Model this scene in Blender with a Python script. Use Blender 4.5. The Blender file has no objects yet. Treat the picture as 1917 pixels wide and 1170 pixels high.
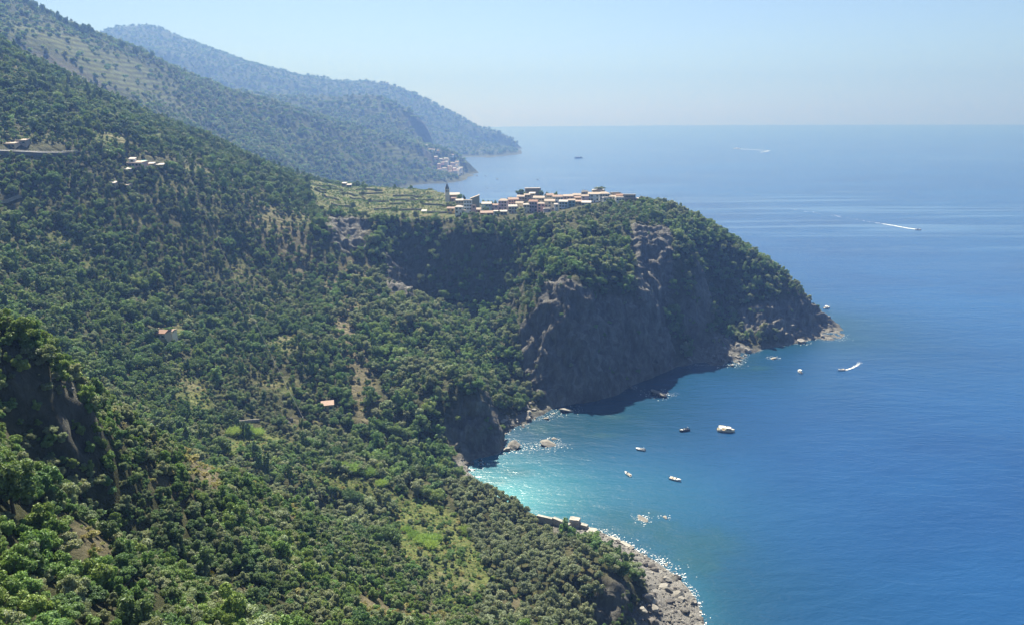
import bpy, bmesh, math, random
import numpy as np
from mathutils import Vector, Matrix, Euler

random.seed(7)
rng = np.random.default_rng(11)
sc = bpy.context.scene
col = sc.collection
R = math.radians

# ------------------------------------------------------------------ camera
CAM_H = 200.0
FPX = 1384.0                      # focal length in pixels of a 1917 px wide picture (26 mm)
PITCH, ROLL = R(15.04), R(0.52)
FW = np.array([0.0, math.cos(PITCH), -math.sin(PITCH)])
U0 = np.array([0.0, math.sin(PITCH), math.cos(PITCH)])
R0 = np.array([1.0, 0.0, 0.0])
RT = R0 * math.cos(ROLL) - U0 * math.sin(ROLL)
UP = U0 * math.cos(ROLL) + R0 * math.sin(ROLL)
CAM = np.array([0.0, 0.0, CAM_H])

cd = bpy.data.cameras.new('camera')
cd.sensor_width = 36.0
cd.lens = 36.0 * FPX / 1917.0
cd.clip_start = 1.0
cd.clip_end = 60000.0
cam = bpy.data.objects.new('camera', cd)
col.objects.link(cam)
m = Matrix(((RT[0], UP[0], -FW[0], 0), (RT[1], UP[1], -FW[1], 0), (RT[2], UP[2], -FW[2], CAM_H), (0, 0, 0, 1)))
cam.matrix_world = m
sc.camera = cam


def ray(u, v):
    return FW + RT * ((u - 958.5) / FPX) + UP * ((585.0 - v) / FPX)


def at(u, v, y):
    """the point of the line of sight that lies y metres ahead of the viewpoint"""
    d = ray(u, v)
    return CAM + d * (y / d[1])


def sea(u, v, z=0.0):
    d = ray(u, v)
    return CAM + d * ((z - CAM_H) / d[2])


def project(p):
    q = np.asarray(p, float) - CAM
    w = q @ FW
    w = np.where(np.abs(w) < 1e-6, 1e-6, w)
    return 958.5 + FPX * (q @ RT) / w, 585.0 - FPX * (q @ UP) / w, w


# ------------------------------------------------------------------ noise
def _hash(ix, iy, iz, seed):
    h = (ix.astype(np.int64) * 374761393 + iy.astype(np.int64) * 668265263 + iz.astype(np.int64) * 2147483647 + seed * 1274126177) & 0xFFFFFFFF
    h = ((h ^ (h >> 13)) * 1274126177) & 0xFFFFFFFF
    h = ((h ^ (h >> 16)) * 2246822519) & 0xFFFFFFFF
    return ((h ^ (h >> 15)) & 0xFFFFFF) / float(0xFFFFFF)


def vnoise(p, seed=0):
    i = np.floor(p)
    f = p - i
    f = f * f * (3 - 2 * f)
    i = i.astype(np.int64)
    x, y, z = i[:, 0], i[:, 1], i[:, 2]
    o = np.zeros(len(p))
    for dx in (0, 1):
        wx = f[:, 0] if dx else 1 - f[:, 0]
        for dy in (0, 1):
            wy = f[:, 1] if dy else 1 - f[:, 1]
            for dz in (0, 1):
                wz = f[:, 2] if dz else 1 - f[:, 2]
                o += wx * wy * wz * _hash(x + dx, y + dy, z + dz, seed)
    return o * 2 - 1


def fbm(p, octaves=4, seed=0, gain=0.5):
    o = np.zeros(len(p))
    a, s = 1.0, 0.0
    for k in range(octaves):
        o += a * vnoise(p * (2.03 ** k) + 17.3 * k, seed + k)
        s += a
        a *= gain
    return o / s


def in_poly(u, v, poly):
    inside = np.zeros(np.shape(u), bool)
    n = len(poly)
    for k in range(n):
        x0, y0 = poly[k]
        x1, y1 = poly[(k + 1) % n]
        if y0 == y1:
            continue
        c = ((v >= min(y0, y1)) & (v < max(y0, y1))) & (u < x0 + (v - y0) * (x1 - x0) / (y1 - y0))
        inside ^= c
    return inside


# ------------------------------------------------------------------ objects
def tag(o, label=None, cat=None, group=None, kind=None):
    if label: o['label'] = label
    if cat: o['category'] = cat
    if group: o['group'] = group
    if kind: o['kind'] = kind
    return o


def link(name, me, mat=None, parent=None, loc=None):
    o = bpy.data.objects.new(name, me)
    col.objects.link(o)
    if mat is not None and me is not None:
        for mm in (mat if isinstance(mat, (list, tuple)) else [mat]):
            me.materials.append(mm)
    if parent is not None: o.parent = parent
    if loc is not None: o.location = loc
    return o


def mesh_np(name, verts, faces, smooth=False, mats=None):
    """verts (n,3); faces list of tuples or (m,k) array"""
    me = bpy.data.meshes.new(name)
    verts = np.asarray(verts, np.float32)
    if isinstance(faces, np.ndarray):
        k = faces.shape[1]
        nf = len(faces)
        me.vertices.add(len(verts)); me.vertices.foreach_set('co', verts.ravel())
        me.loops.add(nf * k); me.loops.foreach_set('vertex_index', faces.astype(np.int32).ravel())
        me.polygons.add(nf)
        me.polygons.foreach_set('loop_start', np.arange(0, nf * k, k, dtype=np.int32))
        me.polygons.foreach_set('loop_total', np.full(nf, k, np.int32))
        me.polygons.foreach_set('use_smooth', np.full(nf, smooth, bool))
        if mats is not None: me.polygons.foreach_set('material_index', np.asarray(mats, np.int32))
        me.update(calc_edges=True)
    else:
        me.from_pydata([tuple(map(float, v)) for v in verts], [], faces)
        if smooth: me.polygons.foreach_set('use_smooth', np.full(len(faces), True, bool))
        me.update()
    return me


def empty(name, loc, rz=0.0):
    o = bpy.data.objects.new(name, None)
    o.empty_display_size = 1.0
    col.objects.link(o)
    o.location = loc
    o.rotation_euler = (0, 0, rz)
    return o


def attr(me, name, vals):
    a = me.attributes.new(name, 'FLOAT', 'POINT')
    a.data.foreach_set('value', np.asarray(vals, np.float32))


class MB:
    """collects simple solids into one mesh"""
    def __init__(self):
        self.v, self.f = [], []

    def poly(self, pts, faces):
        n = len(self.v)
        self.v += [tuple(map(float, p)) for p in pts]
        self.f += [tuple(n + i for i in f) for f in faces]
        return self

    def box(self, c, s, rz=0.0, taper=1.0):
        x, y, z = s[0] / 2, s[1] / 2, s[2] / 2
        pts = []
        for dz, t in ((-z, 1.0), (z, taper)):
            for dx, dy in ((-x, -y), (x, -y), (x, y), (-x, y)):
                a, b = dx * t, dy * t
                pts.append((c[0] + a * math.cos(rz) - b * math.sin(rz), c[1] + a * math.sin(rz) + b * math.cos(rz), c[2] + dz))
        return self.poly(pts, [(3, 2, 1, 0), (4, 5, 6, 7), (0, 1, 5, 4), (1, 2, 6, 5), (2, 3, 7, 6), (3, 0, 4, 7)])

    def tube(self, pts, rad, n=6, cap=True):
        pts = [Vector(p) for p in pts]
        if not isinstance(rad, (list, tuple)): rad = [rad] * len(pts)
        base = len(self.v)
        for i, p in enumerate(pts):
            d = (pts[min(i + 1, len(pts) - 1)] - pts[max(i - 1, 0)]).normalized()
            a = d.orthogonal().normalized() if abs(d.z) < .95 else Vector((1, 0, 0))
            a = (a - d * a.dot(d)).normalized()
            b = d.cross(a)
            for k in range(n):
                t = 2 * math.pi * k / n
                self.v.append(tuple(p + (a * math.cos(t) + b * math.sin(t)) * rad[i]))
        for i in range(len(pts) - 1):
            for k in range(n):
                k2 = (k + 1) % n
                self.f.append((base + i * n + k, base + i * n + k2, base + (i + 1) * n + k2, base + (i + 1) * n + k))
        if cap:
            self.f.append(tuple(base + k for k in range(n))[::-1])
            self.f.append(tuple(base + (len(pts) - 1) * n + k for k in range(n)))
        return self

    def mesh(self, name, smooth=False):
        return mesh_np(name, np.array(self.v), self.f, smooth)

    def build(self, name, mat, parent=None, smooth=False, loc=None):
        return link(name, self.mesh(name, smooth), mat, parent, loc)


# ------------------------------------------------------------------ materials
def new_mat(name):
    mt = bpy.data.materials.new(name)
    mt.use_nodes = True
    nt = mt.node_tree
    nt.nodes.clear()
    out = nt.nodes.new('ShaderNodeOutputMaterial')
    return mt, nt, out


def N(nt, kind, **kw):
    n = nt.nodes.new(kind)
    for k, v in kw.items():
        if k.startswith('i_'):
            n.inputs[k[2:].replace('_', ' ')].default_value = v
        else:
            setattr(n, k, v)
    return n


def ramp(nt, stops, interp='LINEAR'):
    n = nt.nodes.new('ShaderNodeValToRGB')
    cr = n.color_ramp
    cr.interpolation = interp
    while len(cr.elements) < len(stops): cr.elements.new(0.5)
    for e, (p, c) in zip(cr.elements, stops):
        e.position = p
        e.color = (c[0], c[1], c[2], 1) if not isinstance(c, (int, float)) else (c, c, c, 1)
    return n


def mixc(nt, fac, a, b, blend='MIX'):
    n = nt.nodes.new('ShaderNodeMix')
    n.data_type = 'RGBA'
    n.blend_type = blend
    L = nt.links.new
    for s, val in ((n.inputs[0], fac), (n.inputs[6], a), (n.inputs[7], b)):
        if isinstance(val, bpy.types.NodeSocket): L(val, s)
        elif isinstance(val, (int, float)): s.default_value = val
        else: s.default_value = (*val, 1)
    return n.outputs[2]


def math_n(nt, op, a, b=None, clamp=False):
    n = nt.nodes.new('ShaderNodeMath')
    n.operation = op
    n.use_clamp = clamp
    for s, val in ((n.inputs[0], a), (n.inputs[1], b)):
        if val is None: continue
        if isinstance(val, bpy.types.NodeSocket): nt.links.new(val, s)
        else: s.default_value = val
    return n.outputs[0]


def simple_mat(name, c, rough=0.7, var=0.12, scale=0.6, spec=0.3, metallic=0.0, bump=0.0):
    """painted / plaster / stone surface with slight procedural unevenness"""
    mt, nt, out = new_mat(name)
    L = nt.links.new
    b = N(nt, 'ShaderNodeBsdfPrincipled')
    b.inputs['Roughness'].default_value = rough
    b.inputs['Specular IOR Level'].default_value = spec
    b.inputs['Metallic'].default_value = metallic
    tc = N(nt, 'ShaderNodeTexCoord')
    ns = N(nt, 'ShaderNodeTexNoise', i_Scale=scale, i_Detail=6.0, i_Roughness=0.65)
    L(tc.outputs['Object'], ns.inputs['Vector'])
    r = ramp(nt, [(0.3, tuple(x * (1 - var) for x in c)), (0.7, tuple(min(1, x * (1 + var)) for x in c))])
    L(ns.outputs['Fac'], r.inputs[0])
    L(r.outputs[0], b.inputs['Base Color'])
    if bump:
        bp = N(nt, 'ShaderNodeBump', i_Strength=bump, i_Distance=0.1)
        L(ns.outputs['Fac'], bp.inputs['Height'])
        L(bp.outputs[0], b.inputs['Normal'])
    L(b.outputs[0], out.inputs[0])
    return mt
# ------------------------------------------------------------------ terrain: heights fitted through surveyed points
def rbf_fit(P, c, shift=0.0):
    xy, z = P[:, :2], P[:, 2]
    n = len(P)
    sc_ = 1.0
    d = np.sqrt(((xy[:, None] - xy[None]) ** 2).sum(-1) + c * c)
    A = np.zeros((n + 3, n + 3))
    A[:n, :n] = d - np.eye(n) * shift
    A[:n, n] = A[n, :n] = 1
    A[:n, n + 1:] = xy / 100.0
    A[n + 1:, :n] = (xy / 100.0).T
    w = np.linalg.solve(A, np.concatenate([z, np.zeros(3)]))
    def f(q):
        o = np.empty(len(q))
        for s in range(0, len(q), 20000):
            qq = q[s:s + 20000]
            dd = np.sqrt(((qq[:, None] - xy[None]) ** 2).sum(-1) + c * c)
            o[s:s + 20000] = dd @ w[:n] + w[n] + (qq / 100.0) @ w[n + 1:]
        return o
    return f


def resample(pl, step):
    pl = np.asarray(pl, float)
    seg = np.sqrt(((pl[1:] - pl[:-1]) ** 2).sum(1))
    s = np.concatenate([[0], np.cumsum(seg)])
    t = np.arange(0, s[-1], step)
    return np.stack([np.interp(t, s, pl[:, k]) for k in range(2)], 1)


def seaxy(pts):
    return [tuple(sea(u, v)[:2]) for u, v in pts]


COAST_A = [(120, -60), (118, 60), (104, 140), (88, 205)] + seaxy([
    (1318, 1165), (1305, 1125), (1275, 1085), (1240, 1055), (1180, 1022), (1120, 992), (1060, 978), (1000, 965), (960, 945), (920, 925),
    (893, 905), (878, 885), (872, 870), (900, 857), (930, 850), (941, 830), (938, 806), (965, 800), (1005, 783), (1030, 765), (1065, 757), (1100, 752),
    (1150, 741), (1180, 722), (1235, 700), (1280, 683), (1330, 683), (1375, 682), (1400, 662), (1440, 652), (1485, 643), (1530, 634), (1560, 636), (1580, 629)])
COAST_B = [(318, 692), (300, 712), (265, 765), (225, 850), (170, 930), (100, 1010), (0, 1090), (-100, 1150), (-200, 1250)]
COAST = COAST_A + COAST_B
SHORE = resample(COAST, 14.0)
tan_ = np.gradient(SHORE, axis=0)
nrm = np.stack([tan_[:, 1], -tan_[:, 0]], 1)
nrm /= np.linalg.norm(nrm, axis=1)[:, None]

pts = []
for (x, y) in SHORE: pts.append((x, y, 0.0))
LANDPOLY = COAST + [(-2000, 1250), (-2000, -60)]
for (x, y), (a, b) in zip(SHORE, nrm):
    for d, z in ((22, -8.0), (60, -16.0), (150, -30.0)):
        p = np.array([x + a * d, y + b * d])
        if in_poly(p[0:1], p[1:2], LANDPOLY)[0] or np.sqrt(((SHORE - p) ** 2).sum(1)).min() < .85 * d: continue
        pts.append((p[0], p[1], z))
# (u, v, distance ahead): what the photograph shows of the slopes
D_PTS = [
    (0, 1170, 62), (200, 1170, 75), (400, 1170, 100), (600, 1170, 140), (750, 1170, 175), (900, 1170, 210), (1050, 1170, 236), (1120, 1170, 248),
    (0, 1000, 80), (200, 1000, 103), (400, 1000, 150), (550, 1050, 178), (700, 1050, 222), (300, 1080, 115),
    (0, 860, 108), (60, 900, 118), (250, 880, 148), (20, 655, 134), (20, 700, 131), (10, 755, 128.5), (0, 790, 118), (120, 705, 138), (120, 780, 135), (115, 860, 131), (160, 840, 137), (80, 705, 135),
    (0, 588, 136), (60, 643, 141), (110, 692, 145), (190, 760, 155), (280, 816, 168), (400, 882, 192), (480, 914, 210), (560, 955, 232), (640, 1000, 254),
    (1150, 1088, 264), (1195, 1166, 257), (1205, 1080, 287), (1110, 1012, 316), (1060, 1030, 296), (1140, 1050, 283), (1000, 980, 338), (1000, 1080, 268), (1145, 1130, 258),
    (780, 930, 335), (700, 900, 330), (620, 900, 322), (850, 1020, 288), (960, 950, 347), (900, 920, 357), (800, 1100, 232), (950, 1020, 308),
    (700, 810, 405), (600, 800, 400), (800, 850, 402), (500, 790, 390), (350, 790, 350), (450, 830, 350), (560, 860, 345), (250, 740, 340), (150, 690, 330), (60, 620, 350), (0, 560, 370),
    (300, 630, 430), (100, 500, 450), (0, 400, 480), (200, 400, 530), (400, 400, 600), (480, 400, 640), (300, 300, 620), (100, 280, 560), (0, 285, 530), (0, 200, 600), (200, 220, 680),
    (0, 110, 700), (100, 162, 740), (170, 182, 760), (270, 230, 790), (370, 252, 820), (430, 282, 840), (500, 318, 860), (560, 342, 880),
    (500, 500, 590), (400, 600, 500), (600, 520, 600), (620, 425, 655), (550, 430, 640), (650, 600, 530), (700, 700, 470), (590, 650, 480), (500, 700, 440),
    (850, 650, 535), (900, 720, 443), (860, 710, 447), (800, 605, 545), (700, 450, 655), (690, 414, 682), (760, 700, 470), (840, 780, 430), (905, 760, 436), (925, 800, 432), (800, 780, 425), (640, 450, 660), (720, 470, 652),
    (1000, 700, 517), (1000, 640, 527), (1000, 560, 547), (1000, 500, 590), (1000, 440, 640), (850, 440, 669), (850, 480, 660), (850, 560, 638), (850, 600, 606), (950, 450, 657), (950, 500, 642), (950, 560, 622), (950, 620, 578), (955, 690, 532), (900, 416, 678), (1000, 420, 660), (780, 420, 692), (750, 440, 685), (760, 500, 669), (770, 560, 640), (760, 540, 605),
    (1100, 700, 513), (1100, 640, 521), (1100, 540, 538), (1100, 480, 588), (1100, 420, 645), (1200, 640, 555), (1200, 550, 570), (1200, 460, 628), (1200, 400, 700), (1150, 600, 550),
    (1260, 640, 590), (1300, 560, 612), (1300, 480, 645), (1290, 428, 702), (1240, 392, 730), (1350, 468, 692), (1400, 502, 682), (1450, 532, 677), (1500, 560, 674), (1518, 600, 672),
    (1420, 600, 645), (1450, 590, 655), (1310, 662, 602), (1340, 662, 601), (1340, 636, 622), (1345, 610, 645), (1345, 565, 664), (1380, 642, 627), (1500, 610, 664), (1545, 620, 673),
    (870, 406, 700), (915, 406, 700), (960, 404, 705), (1000, 396, 735), (1000, 378, 790), (1120, 374, 790), (1185, 381, 760), (990, 367, 845), (1120, 369, 830), (840, 377, 790), (885, 390, 770), (920, 388, 800), (945, 388, 790), (1060, 382, 790), (1060, 383, 840), (920, 389, 860),
    (700, 402, 720), (700, 375, 830), (650, 350, 930), (800, 366, 880), (820, 358, 920), (600, 345, 920), (800, 400, 715), (600, 400, 700), (720, 350, 930),
]
for u, v, y in D_PTS:
    d_ = ray(u, v)
    t_ = -d_[2] / d_[1]
    k_ = min(1.0, max(0.0, (t_ - .24) / .12))
    pts.append(tuple(at(u, v, y * (1 + k_ * (math.tan(math.atan(t_) - .0066) / t_ - 1)))))
# what lies out of sight
W_PTS = [
    (0, -20, 199), (0, 0, 197), (0, 14, 178), (0, 32, 160), (-26, 38, 158), (30, 32, 150), (-15, 14, 184), (-60, 0, 215), (-90, 60, 205), (-140, 125, 172), (-200, 180, 165), (-300, 250, 180), (-420, 330, 205), (-600, 450, 300), (50, 30, 150), (60, 110, 80), (55, 180, 45), (70, 60, 110),
    (-115, 160, 140), (-125, 220, 92), (-110, 270, 54), (-85, 300, 26), (-60, 300, 22), (-560, 820, 290), (-500, 960, 215), (-400, 1010, 160), (-300, 1060, 110), (-620, 700, 320), (-620, 560, 300), (-480, 560, 235),
    (200, 800, 80), (240, 800, 30), (265, 735, 38), (292, 706, 16), (0, 950, 72), (100, 900, 72), (110, 970, 35), (-150, 1050, 80), (-100, 1000, 82), (-60, 930, 92), (0, 1040, 25), (-150, 1130, 40), (-620, 1180, 190), (-400, 1180, 110), (-250, 1180, 60),
]
pts += W_PTS
P_NEAR = np.array(pts)
f_near = rbf_fit(P_NEAR, 9.0, 0.6)

xs = np.concatenate([np.arange(-625, -130, 2.5), np.arange(-130, 330, 1.25), np.arange(330, 432, 2.5)])
ys = np.concatenate([np.arange(-22, 95, 2.5), np.arange(95, 705, 1.3), np.arange(705, 900, 2.5), np.arange(900, 1190, 6.0)])
GX, GY = np.meshgrid(xs, ys)
NY, NX = GX.shape
Q = np.stack([GX.ravel(), GY.ravel()], 1)
Z0 = f_near(Q)

# ---- zones, outlined where they lie on the slopes
ROCK_FACES = [  # (outline, nearest, farthest)
    ([(1005, 580), (1020, 530), (1060, 515), (1110, 548), (1190, 560), (1245, 610), (1270, 690), (1190, 720), (1100, 760), (1010, 758), (985, 700), (965, 620)], 490, 640),
    ([(1180, 420), (1255, 430), (1262, 520), (1240, 610), (1195, 560)], 560, 720),
    ([(700, 430), (780, 425), (880, 430), (960, 450), (985, 550), (955, 620), (900, 600), (840, 600), (780, 545)], 575, 700, .30),
    ([(612, 408), (692, 412), (680, 470), (650, 480), (622, 460)], 600, 700),
    ([(715, 470), (790, 520), (770, 560), (725, 540)], 560, 690),
    ([(832, 800), (852, 765), (885, 745), (922, 755), (945, 790), (942, 850), (900, 862), (860, 850)], 400, 480),
    ([(0, 665), (30, 655), (55, 690), (35, 745), (0, 750)], 90, 140),
    ([(85, 735), (135, 715), (170, 750), (175, 820), (140, 860), (95, 850)], 90, 145),
    ([(1120, 1085), (1175, 1090), (1195, 1170), (1110, 1170)], 235, 285),
    ([(1300, 640), (1345, 625), (1420, 660), (1380, 700), (1280, 695)], 580, 660),
    ([(1380, 580), (1480, 560), (1515, 560), (1600, 640), (1500, 660), (1400, 660)], 630, 700),
]
SOIL = [
    ([(450, 360), (530, 395), (615, 480), (672, 570), (660, 610), (595, 540), (510, 475), (460, 420)], 560, 720, .62),
    ([(640, 480), (700, 490), (690, 560), (640, 520)], 560, 700, .6),
    ([(622, 520), (675, 570), (668, 620), (702, 700), (725, 822), (682, 832), (655, 740), (632, 640)], 400, 640, .75),
    ([(1110, 1100), (1160, 1060), (1170, 1100), (1130, 1110)], 230, 300, .5),
    ([(1060, 1010), (1110, 1060), (1120, 1090), (1080, 1080)], 230, 330, .35),
    ([(320, 810), (350, 800), (440, 870), (430, 930), (350, 940)], 130, 230, .8),
    ([(110, 690), (150, 690), (190, 745), (170, 750)], 110, 175, .7),
    ([(190, 740), (215, 760), (260, 830), (220, 820)], 120, 190, .65),
    ([(0, 760), (30, 770), (40, 830), (0, 830)], 90, 140, .7),
    ([(670, 1105), (700, 1090), (840, 1120), (850, 1170), (690, 1170)], 160, 260, .45),
    ([(930, 1090), (980, 1080), (1000, 1150), (940, 1150)], 200, 290, .5),
    ([(480, 900), (520, 900), (530, 950), (490, 950)], 180, 250, .7),
    ([(825, 790), (850, 800), (890, 860), (885, 900), (860, 880)], 370, 470, .8),
    ([(530, 780), (620, 760), (630, 780), (540, 810)], 370, 430, .5),
]
GRASS = [([(740, 930), (810, 930), (870, 980), (900, 1040), (940, 1100), (860, 1120), (760, 1060), (730, 980)], 220, 345),
         ([(415, 835), (440, 812), (500, 808), (540, 825), (500, 845), (430, 850)], 300, 420), ([(560, 880), (640, 885), (745, 915), (725, 942), (640, 925), (570, 905)], 300, 400),
         ([(330, 730), (400, 730), (400, 770), (330, 770)], 320, 420)]
TERR = [([(575, 338), (640, 336), (700, 342), (835, 350), (858, 380), (855, 412), (690, 408), (600, 395)], 690, 990)]


def zones(p):
    u, v, w = project(p)
    def m(lst):
        o = np.zeros(len(p))
        for it in lst:
            hit = in_poly(u, v, it[0]) & (p[:, 1] > it[1]) & (p[:, 1] < it[2])
            o = np.maximum(o, hit * (it[3] if len(it) > 3 else 1.0))
        return o
    return m(ROCK_FACES), m(SOIL), m(GRASS), m(TERR)


def smooth_grid(a, n=2):
    a = a.reshape(NY, NX)
    for _ in range(n):
        b = np.pad(a, 1, mode='edge')
        a = (b[:-2, 1:-1] + b[2:, 1:-1] + b[1:-1, :-2] + b[1:-1, 2:] + 2 * b[1:-1, 1:-1]) / 6
    return a.ravel()


V0 = np.column_stack([Q, Z0])
rock, soil, grass, terr = zones(V0)
gyv, gxv = np.gradient(Z0.reshape(NY, NX), ys, xs)
slope = np.sqrt(gxv ** 2 + gyv ** 2).ravel()
rock = np.maximum(rock, np.clip((slope - 1.95) / 0.6, 0, 1) * (V0[:, 1] > 225))
rock = np.maximum(rock, np.clip(1 - np.abs(Z0) / 3.5, 0, 1) * (Z0 < 4) * (V0[:, 1] > 380))
rock = smooth_grid(rock, 5)
soil = smooth_grid(soil, 4) * np.clip(0.75 + 0.7 * fbm(V0 / 9.0, 3, 5), 0, 1.3)
grass = smooth_grid(grass, 5)
terr = smooth_grid(terr, 1)
# natural openings in the scrub: dry stony ones on the near slope, grassy ones on the middle slope
open_n = np.clip((fbm(V0 / 10.0, 3, 161) - .22) * 4, 0, 1) * np.clip((265 - V0[:, 1]) / 12, 0, 1) * np.clip((V0[:, 1] - 75) / 25, 0, 1)
open_m = np.clip((fbm(V0 / np.array([30.0, 30.0, 14.0]), 4, 163) - .20) * 4, 0, 1) * np.clip((V0[:, 1] - 290) / 30, 0, 1) * np.clip((700 - V0[:, 1]) / 60, 0, 1) * np.clip((-110 - V0[:, 0]) / 30, 0, 1) * (1 - rock)
soil = np.maximum(soil, .75 * open_n)
grass = np.maximum(grass, .85 * open_m)
soil = np.maximum(soil, .5 * open_m * np.clip(fbm(V0 / 12.0, 2, 165) * 3, 0, 1))
# terraces: level the vineyard ground into steps
tz = Z0 + 1.5 * fbm(V0 / 60.0, 2, 31)
stp = 2.6
fr = (tz / stp) - np.floor(tz / stp)
Zt = Z0 + terr * (np.clip(fr * 3.2 - 2.2, 0, 1) - fr) * stp * 0.9
land = np.clip((Z0 + 2) / 8, 0, 1)
Zs = Zt + land * (1 - terr) * (1.6 * fbm(V0 * [1, 1, 0] / 34.0, 4, 3)) 
V1 = np.column_stack([Q, Zs])
# craggy cliffs: push the rock in and out, flutes running down the face
g3 = np.column_stack([-gxv.ravel(), -gyv.ravel(), np.ones(len(Q))])
g3 /= np.linalg.norm(g3, axis=1)[:, None]
PV = V1 * np.array([1 / 17.0, 1 / 17.0, 1 / 42.0])
warp = np.stack([fbm(V1 / 30.0, 2, 43), fbm(V1 / 30.0, 2, 44), fbm(V1 / 30.0, 2, 45)], 1) * .5
crag = 1 - 2 * np.abs(fbm(PV + warp, 4, 41, 0.58)) * 1.6
# slanting beds of rock that break off in steps
bed = (V1 @ np.array([.34, .22, .91])) / 4.2 + 1.6 * fbm(V1 / 22.0, 3, 47)
bed = np.abs((bed - np.floor(bed)) * 2 - 1)
crag2 = fbm(V1 / 5.0, 4, 51, 0.65) * 1.3 + (bed - .5) * .8
farm = np.clip((Q[:, 1] - 150) / 150, 0.8, 1)
V1 = V1 + g3 * (rock * land * farm * (5.0 * crag + 2.6 * crag2 - 1.6))[:, None]
VN = V1

fi = np.arange(NY * NX).reshape(NY, NX)
F = np.stack([fi[:-1, :-1], fi[:-1, 1:], fi[1:, 1:], fi[1:, :-1]], -1).reshape(-1, 4)
keep = (Z0[F].max(1) > -9)
VN[:, 2] = np.maximum(VN[:, 2], -11)
nearsh = np.where((Q[:, 1] > 180) & (Q[:, 1] < 480) & (np.abs(Q[:, 0]) < 160))[0]
dss = np.full(len(Q), 999.0)
for s in range(0, len(nearsh), 20000):
    kk = nearsh[s:s + 20000]
    dss[kk] = np.sqrt(((Q[kk][:, None] - SHORE[None]) ** 2).sum(-1)).min(1)
me = mesh_np('terrain', VN, F[keep], True)
attr(me, 'rock', rock); attr(me, 'soil', np.clip(soil, 0, 1)); attr(me, 'grass', grass); attr(me, 'terr', terr)
beach = np.clip((np.interp(Q[:, 1], [290, 335, 372, 390], [33, 7, 7, 30]) - dss) / 4, 0, 1) * np.clip(1 - (Zs - np.interp(Q[:, 1], [315, 335, 372, 385, 420], [5.5, -2.5, -2.5, 2.6, 2.6])) / 2.0, 0, 1) * (Q[:, 1] < 470) * (Q[:, 1] > 230) * (1 - np.clip((rock - .3) * 2, 0, 1) * (Q[:, 1] > 400))
attr(me, 'shingle', beach)
terrain = link('terrain', me)
terrain['kind'] = 'structure'

# ---- distant hills
far_pts = []
FD = [
    (-150, -85, 1350), (0, -12, 1400), (45, 6, 1450), (70, 18, 1480), (115, 44, 1530), (170, 68, 1580), (220, 94, 1650), (270, 108, 1720), (310, 124, 1780), (335, 140, 1830),
    (400, 163, 1900), (470, 190, 2000), (540, 212, 2100), (600, 230, 2200), (690, 258, 2330), (740, 275, 2420), (800, 293, 2520), (850, 304, 2600), (880, 312, 2660),
    (600, 300, 1900), (400, 260, 1600), (200, 150, 1300), (100, 85, 1250), (0, 45, 1150), (300, 200, 1450), (500, 300, 1600), (560, 325, 1650), (700, 300, 2200), (760, 320, 2300), (820, 325, 2500), (870, 325, 2600), (450, 220, 1850),
    (330, 150, 2900), (450, 178, 3000), (560, 190, 3100), (640, 190, 3150), (719, 192, 3200), (770, 220, 3150), (800, 245, 3120), (835, 282, 3080), (640, 225, 2800), (740, 240, 2900),
    (190, 65, 4450), (250, 53, 4500), (300, 58, 4550), (360, 85, 4600), (420, 105, 4650), (490, 135, 4680), (550, 142, 4700), (620, 155, 4700), (680, 157, 4700), (720, 161, 4700),
    (780, 180, 4700), (850, 217, 4650), (900, 240, 4600), (950, 258, 4520), (966, 270, 4470), (900, 270, 4350), (820, 240, 4300), (700, 200, 4200), (500, 165, 4000), (300, 100, 3900), (930, 285, 4330),
]
for u, v, y in FD: far_pts.append(tuple(at(u, v, y)))
for l, s in (([(-350, 1350), (-425, 1500), (-410, 1700), (-340, 1950), (-280, 2200)] + seaxy([(780, 346), (820, 345), (862, 340), (888, 330)]) + [(-130, 2830), (-220, 2950), (-300, 3080), (-350, 3300), (-330, 3600)] + seaxy([(880, 299), (930, 294), (978, 289)]) + [(60, 4560), (40, 4700), (-60, 4900), (-400, 5300), (-900, 5800)], 90.0),):
    sh = resample(l, s)
    tg = np.gradient(sh, axis=0)
    nn = np.stack([tg[:, 1], -tg[:, 0]], 1)
    nn /= np.linalg.norm(nn, axis=1)[:, None]
    for (x, y), (a, b) in zip(sh, nn):
        far_pts += [(x, y, 0.0), (x + a * 120, y + b * 120, -40.0)]
FARSHORE = sh
far_pts += [(-620, 1180, 180), (-400, 1180, 100), (-900, 900, 380), (-900, 1200, 330), (-1400, 1200, 420), (-2000, 1500, 520), (-1500, 2200, 330), (-1000, 2500, 170), (-700, 2700, 130), (-1600, 3200, 260), (-2600, 2500, 500), (-3000, 3500, 500),
            (-3500, 4500, 650), (-2600, 5200, 500), (-1200, 5400, 220), (-500, 5300, 60), (-3400, 5600, 500), (-300, 4950, 60), (-1500, 3700, 260), (-900, 3500, 160), (-600, 3900, 160), (-2200, 4000, 420)]
f_far = rbf_fit(np.array(far_pts), 25.0, 1.5)
fxs = np.arange(-3600, 300, 14.0)
fys = np.arange(1060, 5800, 14.0)
FX, FY = np.meshgrid(fxs, fys)
FQ = np.stack([FX.ravel(), FY.ravel()], 1)
FZ = f_far(FQ)
FV = np.column_stack([FQ, FZ])
fland = np.clip((FZ + 3) / 40, 0, 1)
rid = 1 - np.abs(fbm(FV * [1, 1, .5] / 190.0, 4, 61, .55)) * 3.2
FZ = FZ + fland * (17 * rid * np.clip((FY.ravel() - 1300) / 900, .25, 1) + 6 * fbm(FV / 45.0, 3, 71))
drop = np.clip((1200 - FY.ravel()) / 140, 0, 1) * np.clip((FX.ravel() + 900) / 250, 0, 1)
FZ = FZ - drop * 60
FV[:, 2] = np.maximum(FZ, -11)
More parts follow.
